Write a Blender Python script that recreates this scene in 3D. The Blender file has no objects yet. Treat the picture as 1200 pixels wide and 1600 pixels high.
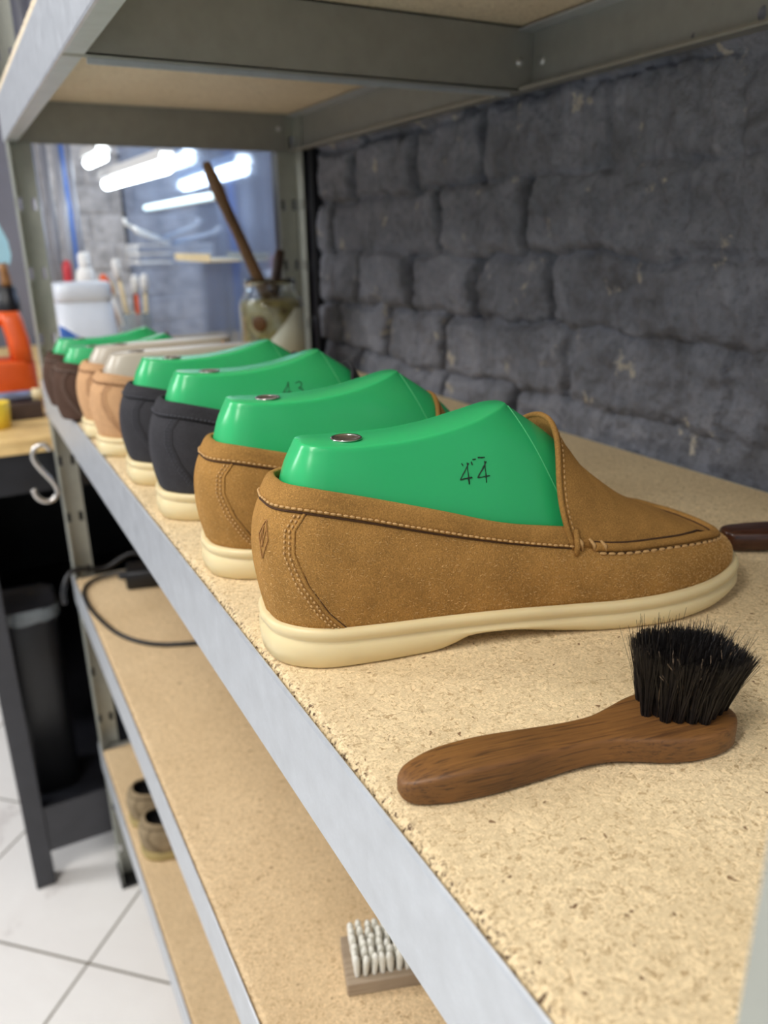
import bpy, bmesh, math, random
import numpy as np
from mathutils import Vector, Matrix
from mathutils.bvhtree import BVHTree

random.seed(7); rng = np.random.default_rng(7)
S = bpy.context.scene
COL = S.collection

# ------------------------------------------------------------------ camera, world, exposure
F_PX = 1237.46
yaw, pitch, roll = 0.48629, 0.33235, -0.01743
cyw, syw, cp, sp, cr, sr = math.cos(yaw), math.sin(yaw), math.cos(pitch), math.sin(pitch), math.cos(roll), math.sin(roll)
fw = Vector((syw*cp, cyw*cp, -sp)); r0 = Vector((cyw, -syw, 0)); u0 = r0.cross(fw)
right = r0*cr + u0*sr; up = -r0*sr + u0*cr
cam_d = bpy.data.cameras.new('camera'); cam = bpy.data.objects.new('camera', cam_d); COL.objects.link(cam)
cam.matrix_world = Matrix(((right.x, up.x, -fw.x, -0.1097), (right.y, up.y, -fw.y, 0.0), (right.z, up.z, -fw.z, 0.1998), (0, 0, 0, 1)))
cam_d.sensor_fit = 'VERTICAL'; cam_d.sensor_height = 36.0; cam_d.sensor_width = 27.0
cam_d.lens = F_PX/1600*36.0; cam_d.clip_start = 0.01; cam_d.clip_end = 60
cam_d.dof.use_dof = True; cam_d.dof.focus_distance = 0.36; cam_d.dof.aperture_fstop = 8.2
S.camera = cam
S.view_settings.view_transform = 'Standard'; S.view_settings.look = 'None'; S.view_settings.gamma = 1.0
S.view_settings.use_curve_mapping = False; S.view_settings.exposure = 0.0

w = bpy.data.worlds.new('world'); S.world = w; w.use_nodes = True
w.node_tree.nodes['Background'].inputs[0].default_value = (0.85, 0.92, 1.0, 1)
w.node_tree.nodes['Background'].inputs[1].default_value = 0.68

def area(name, loc, size, size_y, power, target, col=(1, 1, 1)):
    d = bpy.data.lights.new(name, 'AREA'); d.shape = 'RECTANGLE'; d.size = size; d.size_y = size_y
    d.energy = power; d.color = col
    o = bpy.data.objects.new(name, d); COL.objects.link(o); o.location = loc
    o.rotation_euler = (Vector(target)-Vector(loc)).to_track_quat('-Z', 'Y').to_euler()
    return o
area('ceiling_light_aisle', (-0.74, 0.1, 1.66), 0.3, 2.4, 54, (-0.4, 0.3, 0.0), (1.0, 0.97, 0.93))
area('ceiling_light_room', (-2.0, 1.8, 1.62), 0.4, 2.4, 78, (-0.9, 0.9, -0.9), (0.97, 0.98, 1.0))
area('ceiling_light_front', (-0.1, -1.3, 1.62), 2.0, 0.35, 5, (0.1, 0.2, 0.0), (1.0, 0.98, 0.95))

# ------------------------------------------------------------------ materials
def new_mat(name):
    m = bpy.data.materials.new(name); m.use_nodes = True
    nt = m.node_tree; return m, nt, nt.nodes['Principled BSDF']
def srgb(r, g, b):
    f = lambda c: ((c/255+0.055)/1.055)**2.4 if c/255 > 0.04045 else c/255/12.92
    return (f(r), f(g), f(b), 1)
def coords(nt, scale=(1, 1, 1), rot=(0, 0, 0)):
    tc = nt.nodes.new('ShaderNodeTexCoord'); mp = nt.nodes.new('ShaderNodeMapping')
    mp.inputs['Scale'].default_value = scale; mp.inputs['Rotation'].default_value = rot
    nt.links.new(tc.outputs['Object'], mp.inputs[0]); return mp.outputs[0]
def noise(nt, vec, scale, detail=3, rough=0.5, dist=0.0):
    n = nt.nodes.new('ShaderNodeTexNoise'); n.inputs['Scale'].default_value = scale
    n.inputs['Detail'].default_value = detail; n.inputs['Roughness'].default_value = rough
    n.inputs['Distortion'].default_value = dist; nt.links.new(vec, n.inputs['Vector']); return n.outputs['Fac']
def ramp(nt, fac, stops):
    r = nt.nodes.new('ShaderNodeValToRGB'); cr_ = r.color_ramp
    while len(cr_.elements) < len(stops): cr_.elements.new(0.5)
    for e, (p, c) in zip(cr_.elements, stops): e.position = p; e.color = c
    nt.links.new(fac, r.inputs[0]); return r.outputs[0]
def mix(nt, fac, a, b, mode='MIX'):
    m = nt.nodes.new('ShaderNodeMix'); m.data_type = 'RGBA'; m.blend_type = mode
    for s, v in ((m.inputs[0], fac), (m.inputs[6], a), (m.inputs[7], b)):
        if hasattr(v, 'is_output') or isinstance(v, bpy.types.NodeSocket): nt.links.new(v, s)
        else: s.default_value = v
    return m.outputs[2]
def bump(nt, b, h, strength, dist=0.001):
    n = nt.nodes.new('ShaderNodeBump'); n.inputs['Strength'].default_value = strength; n.inputs['Distance'].default_value = dist
    nt.links.new(h, n.inputs['Height']); nt.links.new(n.outputs[0], b.inputs['Normal']); return n
def simple(name, col, rough=0.5, metal=0.0, nscale=0, namt=0.15, bstr=0, **kw):
    m, nt, b = new_mat(name)
    b.inputs['Base Color'].default_value = col; b.inputs['Roughness'].default_value = rough; b.inputs['Metallic'].default_value = metal
    for k, v in kw.items(): b.inputs[k].default_value = v
    if nscale:
        n = noise(nt, coords(nt), nscale, 4)
        dk = tuple(c*(1-namt) for c in col[:3])+(1,); lt = tuple(min(1, c*(1+namt)) for c in col[:3])+(1,)
        nt.links.new(ramp(nt, n, [(0.3, dk), (0.7, lt)]), b.inputs['Base Color'])
        if bstr: bump(nt, b, n, bstr)
    return m

def mat_particleboard(name, base, edge=False):
    m, nt, b = new_mat(name)
    v = coords(nt)
    warp = nt.nodes.new('ShaderNodeTexNoise'); warp.inputs['Scale'].default_value = 160; nt.links.new(v, warp.inputs['Vector'])
    mp2 = mix(nt, 0.012, v, warp.outputs['Color'])
    vo = nt.nodes.new('ShaderNodeTexVoronoi'); vo.inputs['Scale'].default_value = 620; nt.links.new(mp2, vo.inputs['Vector'])
    sep = nt.nodes.new('ShaderNodeSeparateColor'); nt.links.new(vo.outputs['Color'], sep.inputs[0])
    L = tuple(min(1, c*1.32) for c in base[:3])+(1,); D_ = tuple(c*k for c, k in zip(base[:3], (0.62, 0.54, 0.45)))+(1,)
    c1 = ramp(nt, sep.outputs[0], [(0.0, D_), (0.22, base), (0.6, base), (1.0, L)])
    # long chips, two directions
    for rot, sc in ((0.5, 0.0), (-0.7, 0.1), (1.9, 0.2)):
        vv = coords(nt, (420, 1500, 420), (0, 0, rot))
        n = noise(nt, vv, 1.0, 2)
        c1 = mix(nt, ramp(nt, n, [(0.60, (0, 0, 0, 1)), (0.68, (.95, .95, .95, 1))]), c1, L)
        vv = coords(nt, (1300, 400, 500), (0, 0, rot+0.9))
        n = noise(nt, vv, 1.0, 2)
        c1 = mix(nt, ramp(nt, n, [(0.63, (0, 0, 0, 1)), (0.72, (.95, .95, .95, 1))]), c1, D_)
    vo2 = nt.nodes.new('ShaderNodeTexVoronoi'); vo2.inputs['Scale'].default_value = 130; nt.links.new(mp2, vo2.inputs['Vector'])
    sd_ = nt.nodes.new('ShaderNodeSeparateColor'); nt.links.new(vo2.outputs['Color'], sd_.inputs[0])
    dots = mix(nt, ramp(nt, sd_.outputs[0], [(0.55, (0, 0, 0, 1)), (0.6, (1, 1, 1, 1))]), (0, 0, 0, 1), ramp(nt, vo2.outputs['Distance'], [(0.09, (1, 1, 1, 1)), (0.15, (0, 0, 0, 1))]))
    c1 = mix(nt, dots, c1, srgb(112, 80, 52))
    big = noise(nt, v, 9, 4, 0.6)
    c1 = mix(nt, ramp(nt, big, [(0.40, (0, 0, 0, 1)), (0.8, (.45, .45, .45, 1))]), c1, tuple(c*k for c, k in zip(base[:3], (0.78, 0.72, 0.62)))+(1,))
    hgt = noise(nt, v, 420, 4, 0.7)
    if edge:
        # worn, crumbly strip along the front edge
        sx = nt.nodes.new('ShaderNodeSeparateXYZ'); nt.links.new(v, sx.inputs[0])
        n = noise(nt, v, 260, 3, 0.7)
        ma = nt.nodes.new('ShaderNodeMath'); ma.operation = 'MULTIPLY_ADD'; nt.links.new(n, ma.inputs[0])
        ma.inputs[1].default_value = 0.020; nt.links.new(sx.outputs[0], ma.inputs[2])
        msk = ramp(nt, ma.outputs[0], [(0.0125, (1, 1, 1, 1)), (0.0160, (0, 0, 0, 1))])
        n2 = noise(nt, v, 520, 3, 0.6)
        pit = ramp(nt, n2, [(0.40, srgb(92, 68, 44)), (0.50, base), (0.64, L)])
        c1 = mix(nt, msk, c1, pit)
        hh = mix(nt, msk, hgt, n2)
        bump(nt, b, hh, 0.45, 0.0012)
    else:
        bump(nt, b, hgt, 0.35, 0.0008)
    nt.links.new(c1, b.inputs['Base Color']); b.inputs['Roughness'].default_value = 0.72
    return m

def mat_suede(name, base, amt=0.22, sheen=0.35, fine=1500):
    m, nt, b = new_mat(name); v = coords(nt)
    n1 = noise(nt, v, 45, 4, 0.6, 0.3); n2 = noise(nt, v, fine, 3, 0.7)
    dk = tuple(c*(1-amt) for c in base[:3])+(1,); lt = tuple(min(1, c*(1+amt)) for c in base[:3])+(1,)
    c = ramp(nt, n1, [(0.3, dk), (0.7, lt)])
    c = mix(nt, ramp(nt, n2, [(0.40, (.55, .55, .55, 1)), (0.5, (0, 0, 0, 1))]), c, tuple(x*0.55 for x in base[:3])+(1,))
    c = mix(nt, ramp(nt, n2, [(0.55, (0, 0, 0, 1)), (0.66, (.8, .8, .8, 1))]), c, tuple(min(1, x*1.5) for x in base[:3])+(1,))
    nt.links.new(c, b.inputs['Base Color']); b.inputs['Roughness'].default_value = 0.95
    b.inputs['Specular IOR Level'].default_value = 0.15
    b.inputs['Sheen Weight'].default_value = sheen; b.inputs['Sheen Roughness'].default_value = 0.5
    b.inputs['Sheen Tint'].default_value = lt
    vf = coords(nt, (700, 700, 260), (0, 0.5, 0)); nf = noise(nt, vf, 1.0, 3, 0.7, 1.5)
    bump(nt, b, mix(nt, 0.5, n2, nf), 0.75, 0.0009)
    return m

def mat_brick():
    m, nt, b = new_mat('painted_brick'); v = coords(nt)
    n = noise(nt, v, 14, 6, 0.65, 0.5); n2 = noise(nt, v, 130, 5, 0.7)
    c = ramp(nt, n, [(0.3, srgb(88, 88, 92)), (0.5, srgb(122, 124, 133)), (0.72, srgb(152, 153, 162))])
    c = mix(nt, ramp(nt, n2, [(0.3, (.5, .5, .5, 1)), (0.5, (0, 0, 0, 1))]), c, srgb(72, 71, 72))
    n3 = noise(nt, v, 22, 5, 0.7, 0.2)
    c = mix(nt, ramp(nt, n3, [(0.62, (0, 0, 0, 1)), (0.67, (.8, .8, .8, 1))]), c, srgb(196, 186, 168))
    nt.links.new(c, b.inputs['Base Color']); b.inputs['Roughness'].default_value = 0.55
    h = mix(nt, 0.5, noise(nt, v, 60, 5, 0.7, 0.4), n2)
    bump(nt, b, h, 0.8, 0.006)
    return m

def mat_steel(name, base, rough=0.38, metal=0.75):
    m, nt, b = new_mat(name); v = coords(nt)
    n = noise(nt, v, 60, 4, 0.6); n2 = noise(nt, v, 900, 2, 0.6)
    dk = tuple(c*0.86 for c in base[:3])+(1,)
    nt.links.new(mix(nt, ramp(nt, n2, [(0.4, (0.25, .25, .25, 1)), (0.6, (0, 0, 0, 1))]), ramp(nt, n, [(0.3, dk), (0.7, base)]), dk), b.inputs['Base Color'])
    r = nt.nodes.new('ShaderNodeMapRange'); nt.links.new(n, r.inputs[0]); r.inputs[3].default_value = rough-0.06; r.inputs[4].default_value = rough+0.1
    nt.links.new(r.outputs[0], b.inputs['Roughness']); b.inputs['Metallic'].default_value = metal
    bump(nt, b, n2, 0.08, 0.0004)
    return m

def mat_wood(name, base, dark, scale=1.0, rough=0.45, axis='x'):
    m, nt, b = new_mat(name)
    sc = (14*scale, 420*scale, 420*scale) if axis == 'x' else (420*scale, 25*scale, 420*scale)
    if axis == 'z': sc = (420*scale, 420*scale, 25*scale)
    v = coords(nt, sc)
    n = noise(nt, v, 1.0, 4, 0.6, 0.6); n1 = noise(nt, coords(nt), 30, 3)
    c = ramp(nt, n, [(0.32, dark), (0.48, base), (0.72, tuple(min(1, x*1.25) for x in base[:3])+(1,))])
    c = mix(nt, ramp(nt, n1, [(0.45, (0, 0, 0, 1)), (0.75, (.5, .5, .5, 1))]), c, dark)
    nt.links.new(c, b.inputs['Base Color']); b.inputs['Roughness'].default_value = rough
    bump(nt, b, n, 0.25, 0.0005); return m

M = {}
M['board'] = mat_particleboard('particleboard_worn', srgb(216, 194, 154), True)
M['board2'] = mat_particleboard('particleboard', srgb(212, 186, 146))
M['galv'] = mat_steel('galvanised_steel', srgb(210, 214, 218), 0.42, 0.6)
M['galv2'] = mat_steel('galvanised_steel_beam', srgb(165, 165, 158), 0.45, 0.55)
M['post'] = mat_steel('galvanised_upright', srgb(178, 180, 170), 0.45, 0.5)
M['rivet'] = mat_steel('rivet_metal', srgb(225, 225, 225), 0.3, 0.8)
M['brick'] = mat_brick()
M['tan'] = mat_suede('tan_suede', srgb(164, 122, 66), 0.22, 0.4)
M['tan_stitch'] = simple('tan_thread', srgb(190, 150, 96), 0.8, nscale=900)
M['tan_cord'] = simple('tan_cord', srgb(164, 122, 70), 0.85, nscale=500)
M['black'] = mat_suede('black_suede', srgb(60, 59, 62), 0.2, 0.3)
M['black_stitch'] = simple('black_thread', srgb(70, 70, 76), 0.8, nscale=900)
M['beige'] = mat_suede('beige_suede', srgb(204, 160, 118), 0.1, 0.3)
M['beige_stitch'] = simple('beige_thread', srgb(150, 108, 74), 0.8, nscale=900)
M['brown'] = mat_suede('brown_suede', srgb(82, 62, 52), 0.2, 0.4)
M['brown_stitch'] = simple('brown_thread', srgb(140, 120, 108), 0.8, nscale=900)
M['taupe'] = mat_suede('taupe_canvas', srgb(150, 132, 104), 0.25, 0.2)
M['taupe_stitch'] = simple('taupe_thread', srgb(95, 80, 55), 0.8, nscale=900)
M['groove'] = simple('dark_seam', srgb(70, 44, 20), 0.95, nscale=600)
M['groove_black'] = simple('black_seam', srgb(18, 18, 20), 0.95, nscale=600)
M['groove_brown'] = simple('brown_seam', srgb(48, 34, 28), 0.95, nscale=600)
M['fibre'] = simple('pale_suede_fibre', srgb(218, 178, 116), 0.8, nscale=900)
M['sole'] = simple('cream_rubber', srgb(222, 203, 156), 0.42, 0, 25, 0.04, **{'Subsurface Weight': 0.15, 'Subsurface Radius': (0.01, 0.006, 0.003), 'Subsurface Scale': 0.5})
M['olivesole'] = simple('olive_rubber', srgb(165, 145, 90), 0.5, 0, 25, 0.06)
M['green'] = simple('green_plastic', srgb(48, 180, 108), 0.27, 0, 8, 0.04, **{'Subsurface Weight': 0.25, 'Subsurface Radius': (0.003, 0.012, 0.006), 'Subsurface Scale': 0.6, 'Specular IOR Level': 0.5})
M['green_line'] = simple('green_mould_line', srgb(90, 205, 135), 0.4, nscale=50)
M['greylast'] = simple('grey_plastic', srgb(188, 178, 160), 0.3, 0, 12, 0.05)
M['ink'] = simple('black_ink', srgb(14, 40, 24), 0.7, nscale=200)
M['brownink'] = simple('embossed_mark', srgb(158, 112, 62), 0.95, nscale=200)
M['chrome'] = simple('bright_metal', srgb(205, 200, 195), 0.22, 1.0, 200, 0.1)
M['darkhole'] = simple('socket_inside', srgb(150, 138, 128), 0.3, 0.9, 300, 0.3)
M['brushwood'] = mat_wood('brush_wood', srgb(120, 80, 38), srgb(74, 46, 22), 2.4, 0.5)
M['brushwood2'] = mat_wood('dark_brush_wood', srgb(74, 42, 26), srgb(36, 18, 10), 1.0, 0.25)
M['bristle'] = simple('black_horsehair', srgb(20, 16, 15), 0.45, 0, 500, 0.5)
M['bristle_l'] = simple('pale_horsehair', srgb(150, 125, 100), 0.4, 0, 500, 0.3)
M['nailwood'] = mat_wood('grey_wood', srgb(160, 142, 120), srgb(135, 117, 96), 0.7, 0.6)
M['white_bristle'] = simple('white_bristle', srgb(232, 230, 218), 0.6, 0, 1500, 0.15, 0.4)
M['blackplastic'] = simple('black_plastic', srgb(17, 17, 20), 0.4, 0, 60, 0.2)
M['blackmetal'] = simple('black_powder_coat', srgb(30, 31, 36), 0.35, 0.2, 30, 0.2)
M['darkgrey'] = simple('dark_grey_metal', srgb(62, 62, 66), 0.45, 0.2, 30, 0.12)
M['benchwood'] = mat_wood('pale_bench_wood', srgb(226, 192, 130), srgb(205, 165, 105), 0.25, 0.5)
M['orange'] = simple('orange_plastic', srgb(228, 92, 32), 0.35, 0, 20, 0.06)
M['amber'] = simple('amber_handle', srgb(150, 105, 60), 0.35, 0, 60, 0.25)
M['paleblue'] = simple('pale_blue_plastic', srgb(175, 222, 238), 0.3, 0, 20, 0.04)
M['clearplastic'] = simple('cloudy_plastic', srgb(236, 242, 250), 0.3, 0, 20, 0.03, **{'Transmission Weight': 0.1})
M['frosted'] = simple('frosted_glass', srgb(225, 235, 240), 0.25, 0, 20, 0.03, **{'Transmission Weight': 0.7, 'IOR': 1.2})
M['blue'] = simple('blue_plastic', srgb(70, 120, 205), 0.4, 0, 20, 0.06)
M['white'] = simple('white_plastic', srgb(232, 230, 226), 0.4, 0, 20, 0.03)
M['cream'] = simple('cream_plastic', srgb(230, 210, 165), 0.5, 0, 30, 0.06)
M['yellow'] = simple('yellow_plastic', srgb(232, 200, 60), 0.4, 0, 20, 0.06)
M['red'] = simple('red_plastic', srgb(190, 40, 48), 0.4, 0, 20, 0.06)
M['bluegrey'] = simple('blue_grey_metal', srgb(150, 160, 190), 0.35, 0.4, 30, 0.08)
M['darkbrown'] = simple('dark_brown_box', srgb(70, 54, 48), 0.5, 0, 30, 0.12)
M['pipe'] = simple('grey_pipe', srgb(150, 150, 156), 0.4, 0.3, 20, 0.1)
M['stick'] = mat_wood('aged_stick_wood', srgb(134, 102, 72), srgb(92, 66, 44), 0.5, 0.55, 'z')
M['darkstick'] = mat_wood('dark_stick_wood', srgb(66, 46, 36), srgb(34, 22, 18), 0.5, 0.5, 'z')
M['glass'] = simple('clear_glass', (0.95, 0.98, 0.96, 1), 0.06, 0, 20, 0.02, **{'Transmission Weight': 1.0, 'IOR': 1.45})
M['label'] = simple('jar_label', srgb(226, 228, 208), 0.6, 0, 40, 0.03)
m, nt, b = new_mat('jar_glue'); v = coords(nt)
nt.links.new(ramp(nt, noise(nt, v, 28, 4, 0.6), [(0.35, srgb(120, 100, 50)), (0.5, srgb(205, 188, 120)), (0.65, srgb(225, 220, 180))]), b.inputs['Base Color'])
b.inputs['Roughness'].default_value = 0.35; M['glue'] = m
M['gluedark'] = simple('dried_glue', srgb(110, 72, 30), 0.4, 0, 60, 0.25)
M['paint'] = simple('white_wall_paint', srgb(196, 196, 200), 0.8, 0, 6, 0.04)
M['ceil'] = simple('ceiling_paint', srgb(225, 225, 228), 0.85, 0, 6, 0.03)
M['endbrick'] = simple('light_grey_block', srgb(192, 188, 186), 0.8, 0, 34, 0.30, 0.8)
M['darkwall'] = simple('dark_wall_paint', srgb(120, 118, 126), 0.8, 0, 6, 0.06)
M['pane'] = simple('dark_mirror_glass', srgb(165, 186, 222), 0.09, 0.8, 5, 0.1)
M['frame'] = simple('black_frame', srgb(22, 22, 28), 0.4, 0, 20, 0.1)
m, nt, b = new_mat('lamp_tube'); b.inputs['Base Color'].default_value = (1, 1, 1, 1)
b.inputs['Emission Color'].default_value = (0.86, 0.96, 1, 1); b.inputs['Emission Strength'].default_value = 9.0; M['tube'] = m
m, nt, b = new_mat('marble_tile'); v = coords(nt)
n = noise(nt, v, 3.0, 8, 0.65, 1.5)
tile = ramp(nt, n, [(0.35, srgb(248, 245, 240)), (0.6, srgb(243, 239, 234)), (0.66, srgb(220, 214, 209)), (0.7, srgb(244, 240, 236))])
bt = nt.nodes.new('ShaderNodeTexBrick'); bt.offset = 0.0; bt.inputs['Scale'].default_value = 1.0
bt.inputs['Brick Width'].default_value = 0.33; bt.inputs['Row Height'].default_value = 0.33; bt.inputs['Mortar Size'].default_value = 0.0022
bt.inputs['Mortar Smooth'].default_value = 0.0
ang = math.atan2(-.2394, .2545)
tc = nt.nodes.new('ShaderNodeTexCoord'); mp = nt.nodes.new('ShaderNodeMapping'); mp.vector_type = 'TEXTURE'
mp.inputs['Location'].default_value = (-0.0823-0.004, 1.1788, 0); mp.inputs['Rotation'].default_value = (0, 0, ang)
nt.links.new(tc.outputs['Object'], mp.inputs[0]); nt.links.new(mp.outputs[0], bt.inputs['Vector'])
nt.links.new(tile, bt.inputs['Color1']); nt.links.new(tile, bt.inputs['Color2']); bt.inputs['Mortar'].default_value = srgb(120, 112, 98)
nt.links.new(bt.outputs['Color'], b.inputs['Base Color']); b.inputs['Roughness'].default_value = 0.18; M['tile'] = m

# ------------------------------------------------------------------ helpers
def obj(name, bm, mat, parent=None, smooth=True, loc=None):
    me = bpy.data.meshes.new(name); bmesh.ops.recalc_face_normals(bm, faces=bm.faces[:]) if len(bm.faces) < 60000 else None
    bm.to_mesh(me); bm.free(); me.materials.append(mat)
    if smooth: me.polygons.foreach_set('use_smooth', [True]*len(me.polygons))
    o = bpy.data.objects.new(name, me); COL.objects.link(o)
    if parent: o.parent = parent
    if loc is not None: o.location = loc
    return o
def tag(o, label, cat, group=None):
    o['label'] = label; o['category'] = cat
    if group: o['group'] = group
    return o
def struct(o): o['kind'] = 'structure'; return o
def thing(name, label, cat, loc=(0, 0, 0), rz=0.0, group=None):
    o = bpy.data.objects.new(name, None); COL.objects.link(o); o.location = loc; o.rotation_euler = (0, 0, rz)
    o.empty_display_size = 0.01
    return tag(o, label, cat, group)
def copy_tree(o, parent=None):
    c = o.copy(); COL.objects.link(c)
    if parent: c.parent = parent
    for ch in list(o.children): copy_tree(ch, c)
    return c
def box(bm, a, b_, bev=0.0, mat=None):
    r = bmesh.ops.create_cube(bm, size=1.0)
    vs = r['verts']
    c = [(a[i]+b_[i])/2 for i in range(3)]; s = [abs(b_[i]-a[i]) for i in range(3)]
    for v_ in vs: v_.co = Vector([c[i]+v_.co[i]*s[i] for i in range(3)])
    if bev > 0:
        es = list({e for v_ in vs for e in v_.link_edges})
        nv = bmesh.ops.bevel(bm, geom=es, offset=bev, segments=2, affect='EDGES', profile=0.5)
        vs = list({x for f in nv['faces'] for x in f.verts})
    if mat is not None:
        allv = set(vs)
        bmesh.ops.transform(bm, matrix=mat, verts=list(allv))
    return vs
def boxes(name, lst, mat, parent=None, bev=0.0):
    bm = bmesh.new()
    for a, b_ in lst: box(bm, a, b_, bev)
    return obj(name, bm, mat, parent, smooth=False)
def tube(bm, pts, rad, n=8, closed=False, caps=True):
    pts = [Vector(p) for p in pts]; N = len(pts); rings = []
    rads = rad if isinstance(rad, (list, tuple)) else [rad]*N
    prev = None
    for i, p in enumerate(pts):
        if closed: t = (pts[(i+1) % N]-pts[i-1])
        else: t = pts[min(i+1, N-1)]-pts[max(i-1, 0)]
        t.normalize() if t.length > 0 else None
        if prev is None:
            a = Vector((0, 0, 1)) if abs(t.z) < 0.9 else Vector((1, 0, 0)); nrm = t.cross(a).normalized()
        else:
            nrm = prev-t*prev.dot(t); nrm = nrm.normalized() if nrm.length > 1e-6 else t.orthogonal().normalized()
        prev = nrm; bn = t.cross(nrm)
        rings.append([bm.verts.new(p+(nrm*math.cos(2*math.pi*k/n)+bn*math.sin(2*math.pi*k/n))*rads[i]) for k in range(n)])
    for i in range(N if closed else N-1):
        A, B = rings[i], rings[(i+1) % N]
        for k in range(n): bm.faces.new((A[k], A[(k+1) % n], B[(k+1) % n], B[k]))
    if caps and not closed:
        bm.faces.new(rings[0][::-1]); bm.faces.new(rings[-1])
def lathe(bm, prof, n=32, c=(0, 0, 0)):
    rings = []
    for r, z in prof:
        if r < 1e-6: rings.append([bm.verts.new((c[0], c[1], c[2]+z))])
        else: rings.append([bm.verts.new((c[0]+r*math.cos(2*math.pi*k/n), c[1]+r*math.sin(2*math.pi*k/n), c[2]+z)) for k in range(n)])
    for A, B in zip(rings, rings[1:]):
        for k in range(n):
            k2 = (k+1) % n
            if len(A) == 1 and len(B) == 1: continue
            if len(A) == 1: bm.faces.new((A[0], B[k], B[k2]))
            elif len(B) == 1: bm.faces.new((A[k], A[k2], B[0]))
            else: bm.faces.new((A[k], A[k2], B[k2], B[k]))
def loft(bm, rings, closed=True, cap0=False, cap1=False):
    V = [[bm.verts.new(p) for p in r] for r in rings]
    n = len(V[0])
    for A, B in zip(V, V[1:]):
        for k in range(n if closed else n-1):
            k2 = (k+1) % n
            f = (A[k], A[k2], B[k2], B[k])
            if len(set(f)) == 4:
                try: bm.faces.new(f)
                except ValueError: pass
    for cap, R_ in ((cap0, V[0]), (cap1, V[-1])):
        if cap == 'strip':       # ring runs heel -> toe on one side and back on the other: bridge pairs
            m_ = n
            for i in range(0, m_//2):
                a, b_, c_, d_ = R_[i], R_[i+1], R_[(m_-i-1) % m_], R_[(m_-i) % m_]
                q = []
                for x in (a, b_, c_, d_):
                    if x not in q: q.append(x)
                if len(q) >= 3:
                    try: bm.faces.new(q)
                    except ValueError: pass
        elif cap: bm.faces.new(R_)
    return V
def catmull(ctrl, t):
    n = len(ctrl)-1; t = max(0.0, min(float(n), t)); i = min(int(t), n-1); u = t-i
    P = lambda k: np.array(ctrl[max(0, min(n, k))], float)
    p0, p1, p2, p3 = P(i-1), P(i), P(i+1), P(i+2)
    if i == 0: p0 = 2*p1-p2
    if i == n-1: p3 = 2*p2-p1
    return 0.5*((2*p1)+(-p0+p2)*u+(2*p0-5*p1+4*p2-p3)*u*u+(-p0+3*p1-3*p2+p3)*u**3)

# ------------------------------------------------------------------ the setting
FZ = -0.988
bm = bmesh.new(); box(bm, (-3.5, -2.5, FZ-0.05), (0.9, 3.0, FZ)); struct(obj('floor', bm, M['tile'], smooth=False))
bm = bmesh.new(); box(bm, (-3.5, -2.5, 1.75), (0.9, 3.0, 1.80)); struct(obj('ceiling', bm, M['ceil'], smooth=False))
# brick wall: real relief
WX = 0.468
zh = [FZ+0.0]
courses = []  # (z0, z1, joints)
pz = 0.077; z = 0.105
while z > FZ-0.08: z -= pz
zs_ = []
while z < 1.80: zs_.append(z); z += pz
known = {3: [1.239, 1.10, .907, .70, .50, .30], 0: []}
def joints_for(zb):
    k = round((zb-0.105)/pz)
    if k == 0: return [1.32, 1.155, .991, .841, .698, .57, .42, .27]
    if k == 1: return [1.249, .926, .739, .52, .30]
    if k == 2: return [1.30, 1.157, .986, .834, .62, .47, .26]
    if k == -1: return [1.239, 1.07, .907, .66, .45, .28]
    rr = random.Random(k*13+5); out = []; y = 1.45-rr.random()*0.15
    while y > -2.5: out.append(y); y -= 0.16 if rr.random() < 0.5 else 0.26
    return out
def brick_depth(Y, Z):
    # Y, Z arrays -> outward relief in metres (joint 0 .. face 0.010)
    # smooth domain warp
    w1 = 0.016*fbm(Y, Z, 13, 5, 21); w2 = 0.016*fbm(Y, Z, 17, 5, 31)
    Zw = Z+w1; Yw = Y+w2
    h = np.zeros_like(Y)
    for zb in zs_:
        sel = (Zw >= zb) & (Zw < zb+pz)
        if not sel.any(): continue
        dz = np.minimum(Zw[sel]-zb, zb+pz-Zw[sel])
        js = joints_for(zb); js = sorted(js); last = js[0]
        while last > -2.5: last -= 0.2; js.insert(0, last)
        yy = Yw[sel]; ja = np.array(js+[1.75])
        idx = np.searchsorted(ja, yy); d = np.full(yy.shape, 9.0)
        for k in (-1, 0):
            ii = np.clip(idx+k, 0, len(ja)-1); d = np.minimum(d, np.abs(yy-ja[ii]))
        brick_id = idx*7.13+round(zb*1000)*0.37
        off = 0.0045*np.sin(brick_id*3.3)
        hv = 1/(1+np.exp(-(d-0.0080)/0.0016)); hz = 1/(1+np.exp(-(dz-0.0050)/0.0018))
        soft = 0.25+0.5*np.sin(brick_id*5.7)**2
        hz = 1-(1-hz)*soft*0.75
        near = np.clip((Y[sel]-0.55)/0.25, 0.12, 1.0)      # joints smeared over with render towards the near end
        hv = 1-(1-hv)*near; hz = 1-(1-hz)*(0.5+0.5*near)
        h[sel] = (0.025+off)*hv*hz
    return h
def fbm(Y, Z, base, oct_=5, seed=3):
    rs = np.random.default_rng(seed); out = np.zeros_like(Y); a = 1.0; f = base
    for o in range(oct_):
        g = rs.random((64, 64)); y = (Y*f) % 64; z_ = (Z*f) % 64
        i = np.floor(y).astype(int) % 64; j = np.floor(z_).astype(int) % 64; u = y-np.floor(y); v_ = z_-np.floor(z_)
        u = u*u*(3-2*u); v_ = v_*v_*(3-2*v_); i2 = (i+1) % 64; j2 = (j+1) % 64
        out += a*((g[i, j]*(1-u)+g[i2, j]*u)*(1-v_)+(g[i, j2]*(1-u)+g[i2, j2]*u)*v_-0.5); a *= 0.55; f *= 2.03
    return out
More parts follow.
